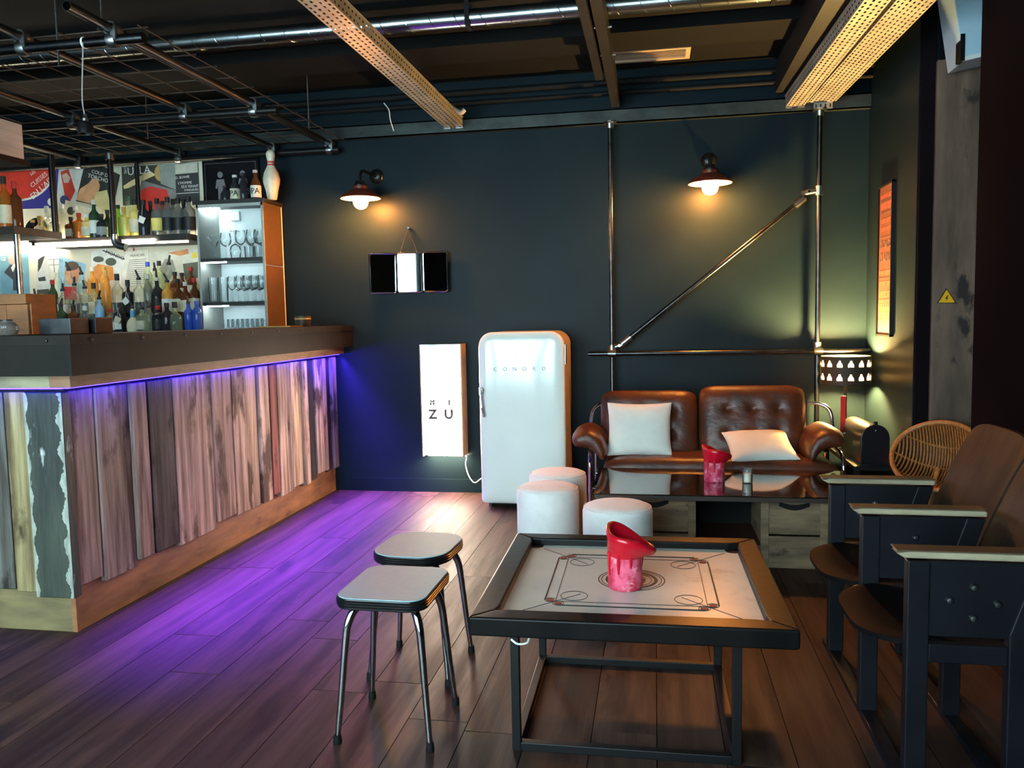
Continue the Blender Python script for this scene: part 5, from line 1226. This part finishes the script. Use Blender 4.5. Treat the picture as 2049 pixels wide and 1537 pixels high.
for k in range(2):
    y0, y1 = .02 + k * .47, .45 + k * .47
    ym, hwY = (y0 + y1) / 2, (y1 - y0) / 2
    g = G(); NU, NV = 22, 20
    def seat(a, b, dz):
        v = 2 * a - 1
        xf = -.255 + .085 * abs(v) ** 4            # rounded front corners
        x = xf + (.20 - xf) * b
        z = .445 - .035 * b - .02 * max(0, 1 - b * 5) ** 2 + .008 * (v * v) - .012 * sin(pi * b)
        return (x, ym + hwY * v, z + dz)
    g.grid(lambda a, b: seat(a, b, 0), NU, NV); n0 = len(g.v)
    g.grid(lambda a, b: seat(a, b, -.014), NU, NV)
    border = [i * NV for i in range(NU)] + [(NU - 1) * NV + j for j in range(1, NV)] + [i * NV + NV - 1 for i in range(NU - 2, -1, -1)] + [j for j in range(NV - 2, 0, -1)]
    for i in range(len(border)):
        a, b = border[i], border[(i + 1) % len(border)]
        g.f.append((a, b, b + n0, a + n0)); g.mi.append(0)
    g.obj('seat', M_plys, cs, smooth=40)
    G().box(-.04, .1, y0, y1, .415, .424).box(-.03, .09, y0 + .02, y0 + .05, .38, .415).obj('seat_bracket', M_iron, cs)
    g = G()
    def backp(a, b, dx):
        v = 2 * a - 1
        z = .50 + .40 * b - .035 * abs(v) ** 5 * b ** 4
        x = .165 + .145 * b + .05 * (b * b) * .3 - .03 * (1 - v * v) * -1 * .6
        return (x + dx, ym + (hwY + .012) * v, z)
    g.grid(lambda a, b: backp(a, b, 0), NU, NV); g.grid(lambda a, b: backp(a, b, .014), NU, NV)
    for i in range(len(border)):
        a, b = border[i], border[(i + 1) % len(border)]
        g.f.append((a, b, b + n0, a + n0)); g.mi.append(0)
    g.obj('backrest', M_ply, cs, smooth=40)

# ================================================================ LAMP, MAILBOX, SIDE TABLE, RATTAN CHAIR
sd = thing('side_table', 'black low side table in the corner under the lamp', 'table', (1.25, 5.25, 0))
G().box(-.125, .145, -.40, .50, .385, .41).obj('table_top', M_blackm, sd, bevel=.003)
for sx in (-.105, .125):
    for sy in (-.37, .47): G().box(sx - .016, sx + .016, sy - .016, sy + .016, 0, .385).obj('leg', M_blackm, sd)
lp = thing('table_lamp', 'lit table lamp with black drum shade pierced by leaf motifs', 'lamp', (1.212, 5.5, .411))
ra, z0, z1 = .150, .422, .600
def motif(a, z):
    """leaf-like cut-outs in two rows"""
    n = 14
    c_ = (a * n / (2 * pi)) % 1 - .5
    cell = 2 * pi * ra / n
    for zc_ in (.468, .553):
        xx, zz = c_ * cell, z - zc_
        if -.017 < zz < .020:
            t = (.020 - zz) / .037
            if t < .25 and abs(xx) < .004: return True
            for k in (-1, 0, 1):
                ctr = k * .0145 * t
                if .28 < t < 1 and abs(xx - ctr) < .0052 * sin(pi * min(1, (t - .2) / .85)) + .0008: return True
    return False
g = G(); NA, NZ = 420, 56
for i in range(NA + 0):
    for j in range(NZ + 1): g.v.append((ra * cos(2 * pi * i / NA), ra * sin(2 * pi * i / NA), z0 + (z1 - z0) * j / NZ))
for i in range(NA):
    for j in range(NZ):
        a, b = i * (NZ + 1) + j, ((i + 1) % NA) * (NZ + 1) + j
        g.f.append((a, b, b + 1, a + 1)); g.mi.append(1 if motif(2 * pi * (i + .5) / NA, z0 + (z1 - z0) * (j + .5) / NZ) else 0)
def translucent(name, col):
    m = bpy.data.materials.new(name); m.use_nodes = True; nt = m.node_tree; nt.nodes.clear()
    o = nt.nodes.new('ShaderNodeOutputMaterial'); t = nt.nodes.new('ShaderNodeBsdfTranslucent'); t.inputs[0].default_value = col
    d = nt.nodes.new('ShaderNodeBsdfDiffuse'); d.inputs[0].default_value = col; mx = nt.nodes.new('ShaderNodeMixShader'); mx.inputs[0].default_value = .35
    nt.links.new(t.outputs[0], mx.inputs[1]); nt.links.new(d.outputs[0], mx.inputs[2]); nt.links.new(mx.outputs[0], o.inputs[0])
    return m
g.obj('lamp_shade', [pm('black_olive_shade', lin(34, 30, 20), lin(40, 36, 24), rough=.7), translucent('paper_cutout', (.9, .78, .5, 1))], lp, smooth=True, recalc=False)
for z in (z0, z1): G().tube([(ra * cos(i * pi / 30), ra * sin(i * pi / 30), z) for i in range(60)], .002, 6, closed=True).obj('shade_ring', M_black, lp, smooth=True)
G().lathe([(0, 0), (.075, 0), (.075, .012), (.02, .02), (.011, .03), (.011, .44), (.018, .45), (.018, .48), (0, .48)], 24).obj('lamp_base', M_black, lp, smooth=True)
G().lathe([(0, .475), (.018, .48), (.036, .515), (.036, .535), (.024, .56), (0, .568)], 20).obj('bulb', em('lamp_bulb', (1.0, .62, .19, 1), 9000.0), lp, smooth=True)
for a in range(3): G().cyl((.018 * cos(a * 2.1), .018 * sin(a * 2.1), .47), (ra * cos(a * 2.1), ra * sin(a * 2.1), z0 + .01), .0015, n=5).obj('shade_spoke', M_black, lp)
mb = thing('mailbox', 'black dome-topped mailbox with raised red flag on the side table', 'mailbox', (1.237, 5.12, .411), radians(3))
def dome(wd, zt_): return [(-wd, 0), (wd, 0)] + [(wd * cos(a * pi / 14), zt_ - wd + wd * sin(a * pi / 14)) for a in range(15)]
M_mb = pm('black_enamel_tin', lin(20, 20, 24), lin(26, 26, 30), (6, 6, 6), rough=.28)
G().prism(dome(.074, .228), -.20, .22).obj('box_body', M_mb, mb, bevel=.003, smooth=30)
G().prism(dome(.079, .234), -.222, -.198).obj('front_door', M_mb, mb, bevel=.003, smooth=30)
G().box(-.010, .010, -.226, -.205, .232, .252).obj('latch_tab', M_mb, mb, bevel=.002)
G().lathe([(0, -.006), (.004, -.004), (.005, 0)], 10, Matrix.Translation((0, -.223, .20)) @ Matrix.Rotation(-pi / 2, 4, 'X')).obj('door_stud', M_chrome, mb, smooth=True)
G().box(-.10, .11, -.26, .24, -.0, .004).obj('base_plate', M_mb, mb)
pz = onY(1690, 792, 5.30); pz2 = onY(1690, 845, 5.30)
G().box(-.090, -.060, .165, .169, .12, pz.z - .411).obj('flag', pm('red_flag_paint', lin(206, 40, 30), rough=.4), mb)
G().lathe([(0, 0), (.008, 0), (.008, .012), (0, .012)], 10, Matrix.Translation((-.074, .167, .13)) @ Matrix.Rotation(-pi / 2, 4, 'Y')).obj('flag_pivot', M_chrome, mb)

# rattan bucket chair
rc = thing('rattan_chair', 'round rattan bucket chair behind the cinema seats', 'chair', (1.30, 4.42, 0))
Cc = Vector((.135, .03, .545)); nrm = Vector((-.46, -.60, .50)).normalized()
ux = nrm.cross(Vector((0, 0, 1))).normalized() * -1; vy = nrm.cross(ux) * 1
if vy.z < 0: vy = -vy
M_rat = pm('honey_rattan', lin(190, 122, 62), lin(150, 92, 46), (30, 30, 30), rough=.4)
RR, DD = .225, .16
def bowl(u, v):
    r = min(1, sqrt(u * u + v * v))
    return Cc + ux * (u * RR) + vy * (v * RR * .86) - nrm * (DD * (1 - r ** 2.2))
G().tube([bowl(cos(i * pi / 30), sin(i * pi / 30)) for i in range(60)], .013, 10, closed=True).obj('rim', M_rat, rc, smooth=True)
G().grid(lambda a, b: bowl(sqrt(a) * cos(2 * pi * b), sqrt(a) * sin(2 * pi * b)) - nrm * .012, 10, 40, cv=True).obj('woven_shell', pm('dark_rattan_weave', lin(62, 36, 20), lin(46, 27, 16), (40, 40, 40), rough=.6), rc, smooth=True)
for k in range(33):
    u = -.975 + 1.95 * k / 32
    hv = sqrt(max(0, 1 - u * u))
    G().tube([bowl(u, hv * (2 * i / 14 - 1)) for i in range(15)], .0048, 6).obj('rattan_rod', M_rat, rc, smooth=True)
for v in (-.55, 0, .55):
    hu = sqrt(1 - v * v)
    G().tube([bowl(hu * (2 * i / 14 - 1), v) - nrm * .008 for i in range(15)], .006, 6).obj('binding', M_rat, rc, smooth=True)
cl = Cc - nrm * DD
for (dx, dy) in ((-.16, -.14), (.16, -.14), (.14, .16), (-.14, .16)):
    G().tube([cl + Vector((dx * .35, dy * .35, .01)), Vector((Cc.x + dx, Cc.y + dy, .0))], .012, 8).obj('leg', M_rat, rc, smooth=True)
G().tube([Vector((cl.x + .15 * cos(i * pi / 12), cl.y + .15 * sin(i * pi / 12), .2)) for i in range(24)], .009, 8, closed=True).obj('foot_ring', M_rat, rc, smooth=True)
